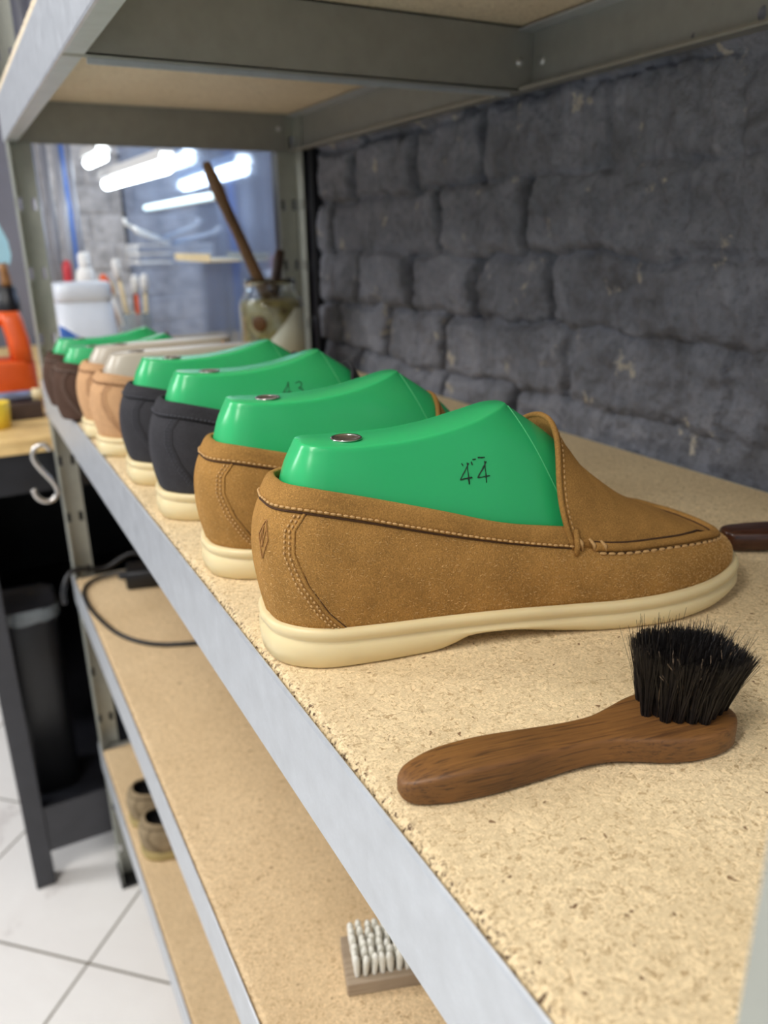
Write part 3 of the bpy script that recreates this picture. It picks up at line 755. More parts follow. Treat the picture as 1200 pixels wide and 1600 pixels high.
def last_z(x, flat):
    if flat: return float(np.interp(x, [0, .024, .08, .16, .20], [.1065, .108, .1095, .1115, .110]))
    return float(np.interp(x, [0, .024, .04, .06, .08, .10, .115, .126, .134, .14, .15], [.1070, .1085, .1068, .1062, .1068, .1095, .1130, .1160, .1180, .1180, .112]))
def make_last(foot, flat=False, mat='green', number=None):
    root = bpy.data.objects.new('shoe_last', None); COL.objects.link(root); root.empty_display_size = 0.01
    L0 = [(.012, 0, .030), (.016, .015, .030), (.028, .026, .030), (.05, .029, .030), (.085, .030, .030), (.12, .033, .030), (.155, .037, .030), (.20, .036, .030), (.235, .028, .030), (.250, .012, .030), (.255, 0, .030)]
    L1 = [(.010, 0, .065), (.0135, .013, .065), (.025, .023, .065), (.05, .0265, .064), (.085, .0285, .061), (.115, .031, .058), (.14, .0330, .056), (.165, .0335, .055), (.188, .028, .055), (.203, .013, .055), (.207, 0, .055)]
    L2 = [(.0155, 0, .092), (.018, .010, .092), (.027, .0185, .092), (.05, .0205, .091), (.08, .0205, .091), (.105, .0215, .092), (.125, .0230, .093), (.142, .0225, .0935), (.156, .0175, .094), (.165, .0085, .0945), (.168, 0, .0945)]
    if flat:
        L2 = [(x if x < .1 else .1+(x-.1)*1.08, y, z) for x, y, z in L2]
    T0 = [(.0235, 0), (.0245, .0085), (.032, .0145), (.05, .0165), (.075, .0160), (.095, .0155), (.110, .0150), (.122, .0130), (.130, .0100), (.1355, .0050), (.137, 0)]
    if flat: T0 = [(x if x < .06 else .06+(x-.06)*1.42, y) for x, y in T0]
    L3 = [(x, y, last_z(x, flat)-.0012) for x, y in T0]
    n = 48; bm = bmesh.new(); rings = []
    A = [ring(c_, n, 10, foot) for c_ in (L0, L1, L2, L3)]
    A = [np.array(a) for a in A]
    for k in range(31):
        t = 3*k/30; rings.append([catmull([a[i] for a in A], t) for i in range(2*n)])
    # crisp rounded shoulder, then cap
    c0 = A[3].copy()
    for ins, dz in ((.0006, .0008), (.0016, .0012)):
        r_ = []
        for p in c0:
            cx = min(max(p[0], .040), .118 if not flat else .145); d = np.array((cx-p[0], -p[1])); l = np.linalg.norm(d); d = d/l*ins if l > 0 else d
            r_.append((p[0]+d[0], p[1]+d[1], p[2]+dz))
        rings.append(r_)
    loft(bm, rings, True, 'strip', 'strip')
    bmesh.ops.recalc_face_normals(bm, faces=bm.faces[:])
    bvh = BVHTree.FromBMesh(bm)
    body = obj('last_body', bm, M[mat], root)
    # metal socket
    zt = last_z(.048, flat)
    bm = bmesh.new(); lathe(bm, [(.0072, 0.0), (.0080, .0006), (.0076, .0011), (.0066, .0010), (.0062, .0003)], 32)
    sk = obj('socket', bm, M['chrome'], root, loc=(.049, 0, zt)); sk['label'] = 'round metal socket'
    bm = bmesh.new(); lathe(bm, [(.0064, .0006), (.0045, .0003), (.0043, .00015), (0, .00015)], 32)
    obj('socket_hole', bm, M['darkhole'], sk)
    # mould line
    def hit(x, z, side=-1, off=.0002):
        h = bvh.ray_cast(Vector((x, side*.2, z)), Vector((0, -side, 0)))
        return (h[0]+h[1]*off) if h[0] else None
    if not flat:
        bm = bmesh.new(); pts = [hit(.136+.026*t, .1165-.062*t) for t in np.linspace(0, 1, 24)]; pts = [p for p in pts if p]
        if len(pts) > 3: tube(bm, pts, .00028, 5); obj('mould_line', bm, M['green_line'], root)
    if number:
        # hand-stamped size number, digits drawn as thin ink strokes lying on the flank
        G = {'4': [[(6.2, 12), (0, 3.2), (7.6, 3.8)], [(5.2, 12.5), (5.3, 0)]], "3": [[(1, 11), (4, 12.5), (6.6, 10.6), (5.5, 7.6), (3, 6.6)], [(3, 6.6), (6.8, 5.4), (6.6, 1.6), (3.4, 0), (.2, 1.4)]],
             '.': [[(-3, 12.6), (-2.6, 10.8)], [(-2, 13.8), (0, 14)], [(1.4, 14.6), (5.6, 14.4)], [(-9.2, 12), (-8.4, 11)]]}
        bm = bmesh.new(); ox = number[1]; sc_ = number[3]
        for ch in number[0]:
            for stroke in G[ch]:
                pts = []
                for a, c_ in zip(stroke, stroke[1:]):
                    for t in np.linspace(0, 1, 7): pts.append((a[0]+(c_[0]-a[0])*t+random.uniform(-.12, .12), a[1]+(c_[1]-a[1])*t+random.uniform(-.12, .12)))
                q = [hit(ox+u*sc_, number[2]+v_*sc_) for u, v_ in pts]; q = [x for x in q if x]
                if len(q) > 2: tube(bm, q, [random.uniform(.00018, .00042) for _ in q], 5)
            ox += 11*sc_ if ch != '.' else 0
        o = obj('size_number', bm, M['ink'], root); o['label'] = 'stamped black size number'
    return root

proto = {}
specs = [  # kind, X, Y, rot, foot, number
    ('tan', .004, .352, -.130, -1, ('4', None), 'nearest of the row, tan suede loafer with the last stamped 44 inside', 'green plastic last stamped 44, inside the nearest tan loafer'),
    ('tan', .008, .474, -.125, 1, None, 'second tan suede loafer, partly hidden behind the nearest one', 'green plastic last without visible number in the second tan loafer'),
    ('black', .008, .600, -.120, -1, ('43', None), 'nearer black suede loafer, right behind the two tan ones', 'green plastic last stamped 43 in the nearer black loafer'),
    ('black', .006, .706, -.120, 1, None, 'farther black suede loafer, next to the beige pair', 'green plastic last in the farther black loafer'),
    ('beige', -.001, .822, -.115, -1, None, 'nearer light beige loafer with cream sole', 'flat-topped grey plastic last in the nearer beige loafer'),
    ('beige', -.001, .912, -.115, 1, None, 'farther light beige loafer beside the brown pair', 'flat-topped grey plastic last in the farther beige loafer'),
    ('brown', -.015, 1.015, -.110, -1, None, 'nearer dark brown suede loafer without a sole', 'green plastic last in the nearer dark brown loafer'),
    ('brown', -.016, 1.110, -.110, 1, None, 'farthest shoe of the row, dark brown suede without a sole', 'green plastic last in the farthest brown loafer'),
]
grp = {'tan': 'tan suede loafers on the shelf', 'black': 'black suede loafers on the shelf', 'beige': 'beige loafers on the shelf', 'brown': 'brown loafers on the shelf'}
for i, (kind, X, Y, rz, foot, num, lab, llab) in enumerate(specs):
    dz = -0.0185 if kind == 'brown' else 0.0
    r_ = make_shoe(kind, foot, sole=(kind != 'brown'))
    r_.location = (X, Y, 0); r_.rotation_euler = (0, 0, rz); tag(r_, lab, 'shoe', grp[kind])
    if kind == 'brown':
        for ch in r_.children: ch.location.z += -0.0165
        dz = -0.0165
    if i == 0: number = ('4.4', .1005, .0830, .00085)
    elif i == 2: number = ('43', .1000, .0870, .00085)
    else: number = None
    L = make_last(foot, flat=(kind == 'beige'), mat='greylast' if kind == 'beige' else 'green', number=number)
    L.location = (X, Y, 0); L.rotation_euler = (0, 0, rz)
    if dz:
        for ch in L.children: ch.location.z += dz
    r_.scale.z = (1, .93, .98, .94, .89, .88, .93, .93)[i]; L.scale.z = (1, 1, 1, .98, .90, .88, .93, .93)[i]
    tag(L, llab, 'shoe last', 'shoe lasts inside the loafers')
    if i < 2:
        # loose suede fibres lying on the flank
        co_, fc_ = [], []; base_ = 0
        for _ in range(3600 if i == 0 else 1600):
            s_ = random.uniform(.3, 11.5); v_ = random.random()**1.3*.97; sd = -1
            p0 = np.array(bend(body_pt(s_, v_, sd), foot)); p1 = np.array(bend(body_pt(s_+.05, v_, sd), foot)); p2 = np.array(bend(body_pt(s_, min(1, v_+.03), sd), foot))
            tx = p1-p0; tx /= np.linalg.norm(tx); tz = p2-p0; tz /= max(1e-9, np.linalg.norm(tz)); nn = np.cross(tx, tz); nn /= np.linalg.norm(nn)
            if nn[1] > 0: nn = -nn
            a_ = random.gauss(-.6, .9); dr = tx*math.cos(a_)+tz*math.sin(a_); ln = random.uniform(.0006, .0019); rr_ = random.uniform(.00005, .00010)
            q0 = p0+nn*.0001; q1 = p0+dr*ln*.5+nn*random.uniform(.0002, .0004); q2 = p0+dr*ln+nn*random.uniform(.0001, .0006)+tz*random.gauss(0, .0002)
            for q, f in ((q0, 1), (q1, 1), (q2, .4)):
                for j in range(3): co_.append(tuple(q+(tz*math.cos(j*2.094)+nn*math.sin(j*2.094))*rr_*f))
            for k in range(2):
                for j in range(3): fc_.append((base_+k*3+j, base_+k*3+(j+1) % 3, base_+k*3+3+(j+1) % 3, base_+k*3+3+j))
            base_ += 9
        me = bpy.data.meshes.new('suede_fibres'); me.from_pydata(co_, [], fc_); me.materials.append(M['fibre'])
        o = bpy.data.objects.new('suede_fibres', me); COL.objects.link(o); o.parent = r_; o['kind'] = 'stuff'; o['label'] = 'pale loose suede fibres'
    if i == 0:
        # faint diamond mark pressed into the heel
        bm = bmesh.new()
        def hp(a, zz):
            v = (zz-.019)/(.083-.019); 
            p = body_pt(a, max(0, min(1, v)), -1); return Vector(bend((p[0]-.0003, p[1]-.0002, p[2]), foot))
        C = [(.75, .052), (.98, .063), (.80, .074), (.50, .064), (.75, .052)]
        for poly in (C, [(.62, .061), (.72, .070), (.74, .058), (.86, .068)]):
            pts = []
            for a, b_ in zip(poly, poly[1:]):
                for t in np.linspace(0, 1, 8): pts.append(hp(a[0]+(b_[0]-a[0])*t, a[1]+(b_[1]-a[1])*t))
            tube(bm, pts, .00025, 5)
        o = obj('heel_mark', bm, M['brownink'], r_); o['label'] = 'faint diamond-shaped mark on the heel'

# shoes on the bottom shelf
for i, (X, Y, lab) in enumerate([(.010, 1.030, 'nearer taupe shoe with olive sole on the bottom shelf'), (.008, 1.108, 'farther taupe shoe on the bottom shelf, by the rack upright')]):
    r_ = make_shoe('taupe', -1 if i == 0 else 1, low=True, detail=True, name='casual_shoe')
    r_.location = (X, Y, -0.6719); r_.rotation_euler = (0, 0, -.10); r_.scale = (.92, .95, .66); tag(r_, lab, 'shoe', 'pair of taupe shoes on the bottom shelf')

# ------------------------------------------------------------------ brushes
def handle_brush_body(parent, mat, prof, name='handle'):
    """prof: (u, halfwidth, z_bottom, z_top)"""
    bm = bmesh.new(); rings = []
    U = np.linspace(0, len(prof)-1, 90)
    for t in U:
        u, hw, zb_, zt_ = catmull(prof, t); hw = max(hw, .0004); c_ = (zb_+zt_)/2; hh = max((zt_-zb_)/2, .0004); r_ = []
        for k in range(24):
            a = 2*math.pi*k/24; ca, sa = math.cos(a), math.sin(a)
            ey = 2/(7.5 if mat is M['brushwood'] else 3.6); y = hw*abs(ca)**ey*(1 if ca >= 0 else -1); z = hh*abs(sa)**ey*(1 if sa >= 0 else -1)
            r_.append((u, y, c_+z))
        rings.append(r_)
    loft(bm, rings, True, True, True)
    return obj(name, bm, mat, parent)
P_ = [(0.0, .0008, .0040, .0070), (.0015, .0038, .0018, .0092), (.006, .0068, .0004, .0112), (.018, .0097, 0, .0132), (.036, .0105, 0, .0138), (.056, .0092, .0004, .0135), (.072, .0084, .001, .0130),
      (.086, .0092, .001, .0126), (.098, .0130, .0005, .0124), (.110, .0172, .0, .0124), (.124, .0192, 0, .0124), (.138, .0165, 0, .0122), (.1455, .0095, .0010, .0110), (.1480, .001, .0045, .0080)]
br = thing('dauber_brush', 'small brush with brown wooden handle and black bristles, in front of the nearest loafer', 'brush', (.0085, .2165, 0.0), -.178)
handle_brush_body(br, M['brushwood'], P_)
def bristles(n_tufts, per, cx, cy, rx, ry, z0, length, spread, lean, rad=.00011, col='bristle', nm='bristles', wild=0.03):
    cos_, fcs = [], []; tufts = []
    # tuft grid inside the ellipse
    st = 0.0046; k = 0
    for a in np.arange(-rx, rx+1e-6, st):
        for b_ in np.arange(-ry, ry+1e-6, st*.9):
            bb = b_+(st*.45 if k % 2 else 0)
            if (a/rx)**2+(bb/ry)**2 <= 1.02: tufts.append((a, bb))
        k += 1
    base = 0
    for (a, b_) in tufts:
        for _ in range(per):
            ang_ = random.random()*6.283; q = math.sqrt(random.random())*.0019
            x, y = a+q*math.cos(ang_), b_+q*math.sin(ang_)
            ln = length*(1+random.gauss(0, .035)); w_ = random.random() < wild
            if w_: ln *= random.uniform(1.05, 1.3)
            tx = x*(1+spread)+lean[0]+random.gauss(0, .0012+.003*w_)+.0035*max(0, x/rx)**2; ty = y*(1+spread*.9)+lean[1]+random.gauss(0, .0010+.003*w_)
            # tips of a tuft fan out
            tx += q*1.3*math.cos(ang_); ty += q*1.3*math.sin(ang_)
            hx = math.hypot(tx-x, ty-y); zt_ = math.sqrt(max(ln*ln-hx*hx, (ln*.5)**2))
            zt_ *= 1-.10*(x/rx)
            P0 = np.array((cx+x, cy+y, z0-.002)); P2 = np.array((cx+tx, cy+ty, z0+zt_)); P1 = (P0*.5+P2*.5)+np.array((-(tx-x)*.12+random.gauss(0, .0003), -(ty-y)*.12+random.gauss(0, .0003), 0))
            r = rad*random.uniform(.8, 1.3); a0 = random.random()*6.28
            for p, f in ((P0, 1), (P1, 1), (P2, .55)):
                for j in range(3): cos_.append((p[0]+r*f*math.cos(a0+j*2.094), p[1]+r*f*math.sin(a0+j*2.094), p[2]))
            for q_ in range(2):
                for j in range(3):
                    fcs.append((base+q_*3+j, base+q_*3+(j+1) % 3, base+q_*3+3+(j+1) % 3, base+q_*3+3+j))
            base += 9
    me = bpy.data.meshes.new(nm); me.from_pydata(cos_, [], fcs); me.materials.append(M[col])
    o = bpy.data.objects.new(nm, me); COL.objects.link(o); return o
o = bristles(30, 250, .1268, .0032, .0178, .0142, .0122, .0275, .22, (.0020, .0), .00013, wild=.045); o.parent = br; o['kind'] = 'stuff'; o['label'] = 'dense black bristles'
bm = bmesh.new()
for k in range(44):
    a = random.uniform(-3.0, .3); x, y = .1265+.016*math.cos(a), .0035+.0132*math.sin(a); l = random.uniform(.02, .033)
    dx, dy = math.cos(a)*random.uniform(.001, .006), math.sin(a)*random.uniform(.001, .004)
    tube(bm, [(x, y, .0124), (x+dx*.3, y+dy*.4, .0124+l*.4), (x+dx*.6+random.gauss(0, .001), y+dy*.8, .0124+l*.75), (x+dx*1.3+random.gauss(0, .002), y+dy, .0124+l)], [.00016, .00016, .00014, .00005], 4)
o = obj('loose_hair', bm, M['bristle_l'], br); o['kind'] = 'stuff'; o['label'] = 'a few pale brown loose hairs'

br2 = thing('wooden_brush', 'dark glossy wooden brush handle lying beyond the toe of the nearest loafer', 'brush', (.318, .330, 0), -.42)
P2_ = [(0, .001, .003, .012), (.0015, .006, .0012, .0140), (.008, .010, .0002, .0150), (.030, .0125, 0, .0155), (.06, .0125, 0, .0155), (.09, .0125, 0, .0155), (.105, .010, .0004, .015), (.110, .001, .004, .011)]
handle_brush_body(br2, M['brushwood2'], P2_)

nb_ = thing('nail_brush', 'scrubbing brush with white bristle tufts on a grey wooden block on the middle shelf', 'brush', (.0655, .4025, -.3317), -.318)
bm = bmesh.new(); box(bm, (0, 0, 0), (.100, .044, .0125), .0012); obj('block', bm, M['nailwood'], nb_, smooth=False)
def tuft():
    bm = bmesh.new(); rings = []
    for z, r in ((0.0, .0020), (.004, .0025), (.010, .0029), (.015, .0030), (.0175, .0023), (.0188, .0009)):
        rings.append([(r*math.cos(a)*random.uniform(.85, 1.12), r*.85*math.sin(a)*random.uniform(.85, 1.12), z) for a in np.linspace(0, 6.283, 11)[:-1]])
    loft(bm, rings, True, False, True); return bm
protos = [obj('tuft', tuft(), M['white_bristle'], nb_) for _ in range(3)]
cnt = 0
for ix in range(14):
    for iy in range(6):
        o = protos[cnt] if cnt < 3 else protos[random.randrange(3)].copy()
        if cnt >= 3: COL.objects.link(o); o.parent = nb_
        o.location = (.0085+ix*.0064, .0065+iy*.0062, .0125); o.rotation_euler = (random.uniform(-.08, .08), random.uniform(-.08, .08), random.random()*6)
        cnt += 1

# ------------------------------------------------------------------ middle shelf: cable and power adapter
z2 = -.3317
ctl = [(.128, 1.258, z2+.012), (.080, 1.285, z2+.010), (.035, 1.293, z2+.006), (.010, 1.270, z2+.004), (.004, 1.22, z2+.0034), (.010, 1.150, z2+.0034), (.028, 1.075, z2+.0034), (.060, 1.025, z2+.0034), (.105, .999, z2+.0034), (.160, .985, z2+.0034), (.24, .98, z2+.0034), (.33, .99, z2+.0034)]
bm = bmesh.new(); tube(bm, [catmull(ctl, t) for t in np.linspace(0, len(ctl)-1, 90)], .0032, 8)
tag(obj('power_cable', bm, M['blackplastic']), 'black cable looping across the middle shelf from the power adapter', 'cable')
ad = thing('power_adapter', 'black boxy power adapter lying at the far end of the middle shelf', 'adapter', (.115, 1.245, z2), -.25)
bm = bmesh.new(); box(bm, (-.042, -.026, .0005), (.042, .026, .031), .004); obj('housing', bm, M['blackplastic'], ad)
bm = bmesh.new(); tube(bm, [(-.042, .006, .013), (-.055, .007, .012)], [.006, .004], 10); obj('cable_boot', bm, M['blackplastic'], ad)
ctl = [(.15, 1.29, z2+.004), (.10, 1.315, z2+.03), (.05, 1.318, z2+.012), (.0, 1.312, z2+.02), (-.02, 1.30, z2-.004), (-.022, 1.30, z2-.03)]
bm = bmesh.new(); tube(bm, [catmull(ctl, t) for t in np.linspace(0, len(ctl)-1, 50)], .0045, 8)
tag(obj('extension_cord', bm, M['blackplastic']), 'thick black cord hanging over the end of the middle shelf', 'cable')

# S hook on the rack upright
bm = bmesh.new(); pts = []
for t in np.linspace(200, 0, 24): a = math.radians(t); pts.append((.000+.016*math.cos(a), 0, .024+.020*math.sin(a)))
ctl = [(-.016, .022), (-.0175, .030), (-.013, .041), (-.001, .046), (.008, .040)]
P = [catmull([(.009, 0, .036), (.002, 0, .0455), (-.010, 0, .0445), (-.0175, 0, .033), (-.0145, 0, .018), (-.004, 0, .000), (.007, 0, -.018), (.010, 0, -.032), (.002, 0, -.044), (-.012, 0, -.0445), (-.022, 0, -.034), (-.0245, 0, -.022)], t) for t in np.linspace(0, 11, 70)]
tube(bm, P, .0042, 10)
o = obj('s_hook', bm, M['chrome']); o.location = (-.0145, 1.318, -.143); tag(o, 'shiny steel S-shaped hook hanging on the far left rack upright', 'hook')

# ------------------------------------------------------------------ jar with wooden sticks
jar = thing('glass_jar', 'glass jar smeared with yellowish glue, holding sticks at the far end of the shelf', 'jar', (.357, 1.265, 0))
H_ = .142
bm = bmesh.new(); lathe(bm, [(0, .001), (.046, .001), (.051, .006), (.0525, .02), (.0525, .098), (.050, .110), (.042, .120), (.0405, .128), (.0425, .131), (.0425, .136), (.0405, .141), (.0385, .141), (.0385, .128), (.040, .119), (.048, .109), (.0505, .097), (.0505, .02), (.049, .008), (0, .005)], 48)
obj('jar_glass', bm, M['glass'], jar)
bm = bmesh.new(); lathe(bm, [(0, .0055), (.0488, .009), (.0500, .02), (.0500, .097), (.0475, .108), (.030, .110), (0, .110)], 48); obj('glue_residue', bm, M['glue'], jar)
bm = bmesh.new(); n = 36; r1, r2 = [], []
for k in range(n+1):
    a = math.radians(-135+125*k/n); r1.append((.0529*math.cos(a), .0529*math.sin(a), .012)); r2.append((.0529*math.cos(a), .0529*math.sin(a), .030+.068*min(1, k/20)))
loft(bm, [r1, r2], False); o = obj('jar_label', bm, M['label'], jar); md = o.modifiers.new('t', 'SOLIDIFY'); md.thickness = .0003
bm = bmesh.new(); lathe(bm, [(0, .0012), (.006, .0012), (.0115, .0008), (.0125, 0)], 20)
a = math.radians(-133); q = Vector((math.cos(a), math.sin(a), 0)).to_track_quat('Z', 'Y').to_matrix().to_4x4()
bmesh.ops.transform(bm, matrix=Matrix.Translation((.0525*math.cos(a), .0525*math.sin(a), .075))@q, verts=bm.verts[:]); obj('glue_blob', bm, M['gluedark'], jar)
def stick(name, a, b_, rads, mat, label):
    a, b_ = Vector(a), Vector(b_); L_ = (b_-a).length; bm = bmesh.new(); N = len(rads)
    tube(bm, [(random.gauss(0, .0004), random.gauss(0, .0004), L_*k/(N-1)) for k in range(N)], rads, 14)
    o = obj(name, bm, mat); o.location = a; o.rotation_mode = 'QUATERNION'; o.rotation_quaternion = (b_-a).to_track_quat('Z', 'Y'); return tag(o, label, 'stick')
stick('wooden_stick', (.350, 1.262, .112), (.252, 1.215, .307), [.0095, .0095, .0095, .009, .0088, .0085, .0082, .0082, .0088, .0098, .0095, .006], M['stick'], 'long brown wooden stick leaning out of the glass jar')
stick('wooden_stick', (.362, 1.268, .112), (.380, 1.27, .185), [.0085, .0085, .008, .008, .0085, .007], M['darkstick'], 'short dark stick end standing in the glass jar')

# ------------------------------------------------------------------ workbench beyond the rack
BT = -.100
wb = thing('workbench', 'black metal workbench with pale wooden top beyond the rack', 'workbench', (0, 0, FZ))
def wp(name, lst, mat, bev=0.0): return boxes(name, [((a[0], a[1], a[2]-FZ), (b_[0], b_[1], b_[2]-FZ)) for a, b_ in lst], mat, wb, bev)
wp('tabletop', [((-.165, 1.395, BT-.026), (.431, 2.76, BT))], M['benchwood'], .002)
for (x, y) in ((-.147, 1.400), (.39, 1.400), (-.147, 2.71), (.39, 2.71)): wp('leg', [((x, y, FZ+.001), (x+.036, y+.036, BT-.026))], M['darkgrey'], .002)
wp('end_panel', [((-.111, 1.405, FZ+.075), (.39, 1.412, FZ+.175))], M['darkgrey'])
wp('end_panel', [((-.111, 2.715, FZ+.075), (.39, 2.722, BT-.026))], M['blackmetal'])
wp('back_panel', [((.400, 1.436, FZ+.075), (.405, 2.71, BT-.026))], M['blackmetal'])
wp('apron', [((-.111, 1.405, BT-.095), (.39, 1.412, BT-.026))], M['blackmetal'])
wp('lower_shelf', [((-.140, 1.412, FZ+.160), (.39, 2.71, FZ+.170))], M['blackmetal'])
wp('side_panel', [((-.140, 1.70, FZ+.170), (-.134, 2.71, BT-.026))], M['blackmetal'])
# bin with bag liner under the bench
tb = thing('waste_bin', 'black bin with a clear plastic bag over its rim, under the workbench', 'bin', (-.078, 1.505, FZ+.171))
bm = bmesh.new()
def sq(h, rx, ry, n=32): return [(math.copysign(abs(math.cos(a))**.45*rx, math.cos(a)), math.copysign(abs(math.sin(a))**.45*ry, math.sin(a)), h) for a in np.linspace(0, 2*math.pi, n, endpoint=False)]
loft(bm, [sq(0, .045, .05), sq(.392, .055, .062), sq(.394, .054, .061), sq(.390, .050, .056)], True, True, True); obj('bin_body', bm, M['blackplastic'], tb)
bm = bmesh.new()
def rough_sq(h, rx, ry, j): return [(x+random.gauss(0, j), y+random.gauss(0, j), z+random.gauss(0, j*1.5)) for x, y, z in sq(h, rx, ry, 90)]
loft(bm, [rough_sq(.368, .0565, .0635, .001), rough_sq(.380, .058, .065, .002), rough_sq(.392, .056, .063, .0012)], True)
o = obj('bag_liner', bm, simple('clear_bag', srgb(200, 210, 215), .2, 0, 60, .1, **{'Transmission Weight': .75}), tb); o['label'] = 'crinkled clear plastic bag'

# things standing on the bench
def put(name, label, cat, loc, rz=0, group=None): return thing(name, label, cat, loc, rz, group)
jg = put('canister', 'orange plastic canister with handle and black cap, left on the workbench', 'canister', (-.048, 1.70, BT))
bm = bmesh.new()
def rr2(h, x0, x1, ry): return [(((x0+x1)/2)+math.copysign(abs(math.cos(a))**.5*(x1-x0)/2, math.cos(a)), math.copysign(abs(math.sin(a))**.5*ry, math.sin(a)), h) for a in np.linspace(0, 2*math.pi, 28, endpoint=False)]
loft(bm, [rr2(.002, -.07, .066, .045), rr2(.012, -.074, .070, .05), rr2(.085, -.074, .070, .05), rr2(.092, -.072, .068, .048)], True, True, True)
loft(bm, [rr2(.088, .028, .068, .045), rr2(.13, .026, .066, .042), rr2(.165, .020, .060, .036), rr2(.182, .018, .056, .028)], True, True, True)
tube(bm, [(.030, 0, .172), (.0, 0, .165), (-.035, 0, .140), (-.060, 0, .112), (-.064, 0, .085)], .015, 12)
obj('canister_body', bm, M['orange'], jg)
bm = bmesh.new(); lathe(bm, [(.021, .178), (.022, .181), (.022, .205), (.019, .208), (.019, .222), (.017, .226), (0, .226)], 24, (.040, 0, 0)); obj('cap', bm, M['blackplastic'], jg)
sp_ = put('spatula', 'pale blue blade with amber handle standing upright behind the orange canister cap', 'spatula', (-.006, 1.70, BT+.226))
bm = bmesh.new(); tube(bm, [(0, 0, .0005), (.001, 0, .012), (0, 0, .03), (-.001, 0, .042)], [.010, .009, .0075, .009], 12); obj('handle', bm, M['amber'], sp_)
bm = bmesh.new(); prof = [(.040, -.009, .012), (.055, -.018, .0165), (.080, -.030, .0150), (.100, -.038, .008), (.120, -.044, .000), (.145, -.048, -.011), (.165, -.048, -.020)]
loft(bm, [[(a, -.0015, z), (c_, -.0015, z), (c_, .0015, z), (a, .0015, z)] for z, a, c_ in prof], True, True, True); obj('blade', bm, M['paleblue'], sp_, smooth=False)
o = boxes('box', [((-.062, 1.555, BT), (.012, 1.600, BT+.030))], M['darkbrown'], None, .002); tag(o, 'small dark brown box on the workbench edge', 'box')
hm = put('roller', 'blue-grey roller with cream end lying on the dark brown box', 'roller', (-.02, 1.58, BT+.0395), .0)
bm = bmesh.new(); tube(bm, [(-.085, 0, 0), (.018, 0, 0)], .009, 14); obj('roller_barrel', bm, M['bluegrey'], hm)
bm = bmesh.new(); tube(bm, [(.018, 0, 0), (.020, 0, 0), (.036, 0, 0), (.038, 0, 0)], [.006, .0115, .0115, .008], 14); obj('end_cap', bm, M['cream'], hm)
o = boxes('wood_block', [((-.115, 1.615, BT), (-.030, 1.645, BT+.034))], M['cream'], None, .003); tag(o, 'pale cream block between the canister and the roller', 'block')
bm = bmesh.new(); lathe(bm, [(0, 0), (.022, 0), (.026, .045), (.024, .045), (.021, .003), (0, .003)], 24); o = obj('plastic_cup', bm, M['yellow']); o.location = (-.069, 1.505, BT); tag(o, 'yellow plastic cup at the workbench edge', 'cup')
ct = put('storage_box', 'cloudy white plastic box with lid on the workbench, behind the far shoes', 'box', (.136, 1.78, BT))
bm = bmesh.new()
def rsq(h, rx, ry): return [(x, y, z) for x, y, z in sq(h, rx, ry, 36)]
loft(bm, [rsq(.002, .064, .060), rsq(.010, .068, .064), rsq(.195, .054, .052)], True, True, True); obj('box_body', bm, M['clearplastic'], ct)
bm = bmesh.new(); loft(bm, [rsq(.190, .0555, .0535), rsq(.192, .0572, .0552), rsq(.222, .0555, .0535), rsq(.226, .051, .049)], True, True, True); obj('lid', bm, M['clearplastic'], ct)
bm = bmesh.new(); pr = [(-.058, .085, .148), (-.045, .085, .140), (-.02, .085, .120), (.01, .085, .105), (.04, .085, .095)]
V0 = [(x, -.0622, z0_) for x, z0_, z1_ in pr]; V1 = [(x, -.0590, z1_) for x, z0_, z1_ in pr]; loft(bm, [V0, V1], False); o = obj('blue_print', bm, M['blue'], ct); md = o.modifiers.new('t', 'SOLIDIFY'); md.thickness = .001
bt_ = put('bottle', 'white plastic bottle on the workbench, behind the cloudy box', 'bottle', (.185, 2.02, BT))
bm = bmesh.new(); lathe(bm, [(0, 0), (.021, 0), (.023, .004), (.023, .22), (.020, .24), (.012, .25), (.012, .256), (0, .256)], 24); obj('bottle_body', bm, M['white'], bt_)
bm = bmesh.new(); lathe(bm, [(.0135, .252), (.0135, .276), (.008, .282), (0, .282)], 20); obj('cap', bm, M['white'], bt_)
jb = put('brush_pot', 'clear glass pot of slim brushes on the workbench, right of the cloudy box', 'pot', (.262, 1.90, BT))
bm = bmesh.new(); lathe(bm, [(0, 0), (.033, 0), (.035, .004), (.036, .150), (.034, .150), (.0335, .006), (0, .004)], 32); obj('pot_glass', bm, M['frosted'], jb)
for k, (dx, dy, tx, ty, h, mt_, tip) in enumerate([(.010, -.02, -.062, -.01, .230, 'white', 'orange'), (.0, .0, -.030, .0, .262, 'cream', 'white'), (.008, .012, .012, .015, .225, 'orange', 'white'), (.018, -.006, .028, -.01, .228, 'cream', 'white'), (-.012, .016, -.045, .02, .215, 'amber', 'cream')]):
    hnd = put('paintbrush', ['slim brush leaning far left in the glass pot, orange tip', 'tallest cream-handled brush in the glass pot', 'orange-handled brush in the glass pot', 'cream-handled brush leaning right in the glass pot', 'amber-handled brush leaning left at the back of the glass pot'][k], 'brush', (.262+dx, 1.90+dy, BT+.006), 0, 'brushes in the glass pot')
    e = Vector((tx-dx, ty-dy, h)); bm = bmesh.new(); tube(bm, [e*t for t in (0, .3, .6, .82)], [.003, .0045, .005, .0045], 8); obj('handle', bm, M[mt_], hnd)
    bm = bmesh.new(); tube(bm, [e*.82, e*.9, e*.97, e], [.006, .009, .009, .004], 8); obj('brush_tip', bm, M[tip], hnd)
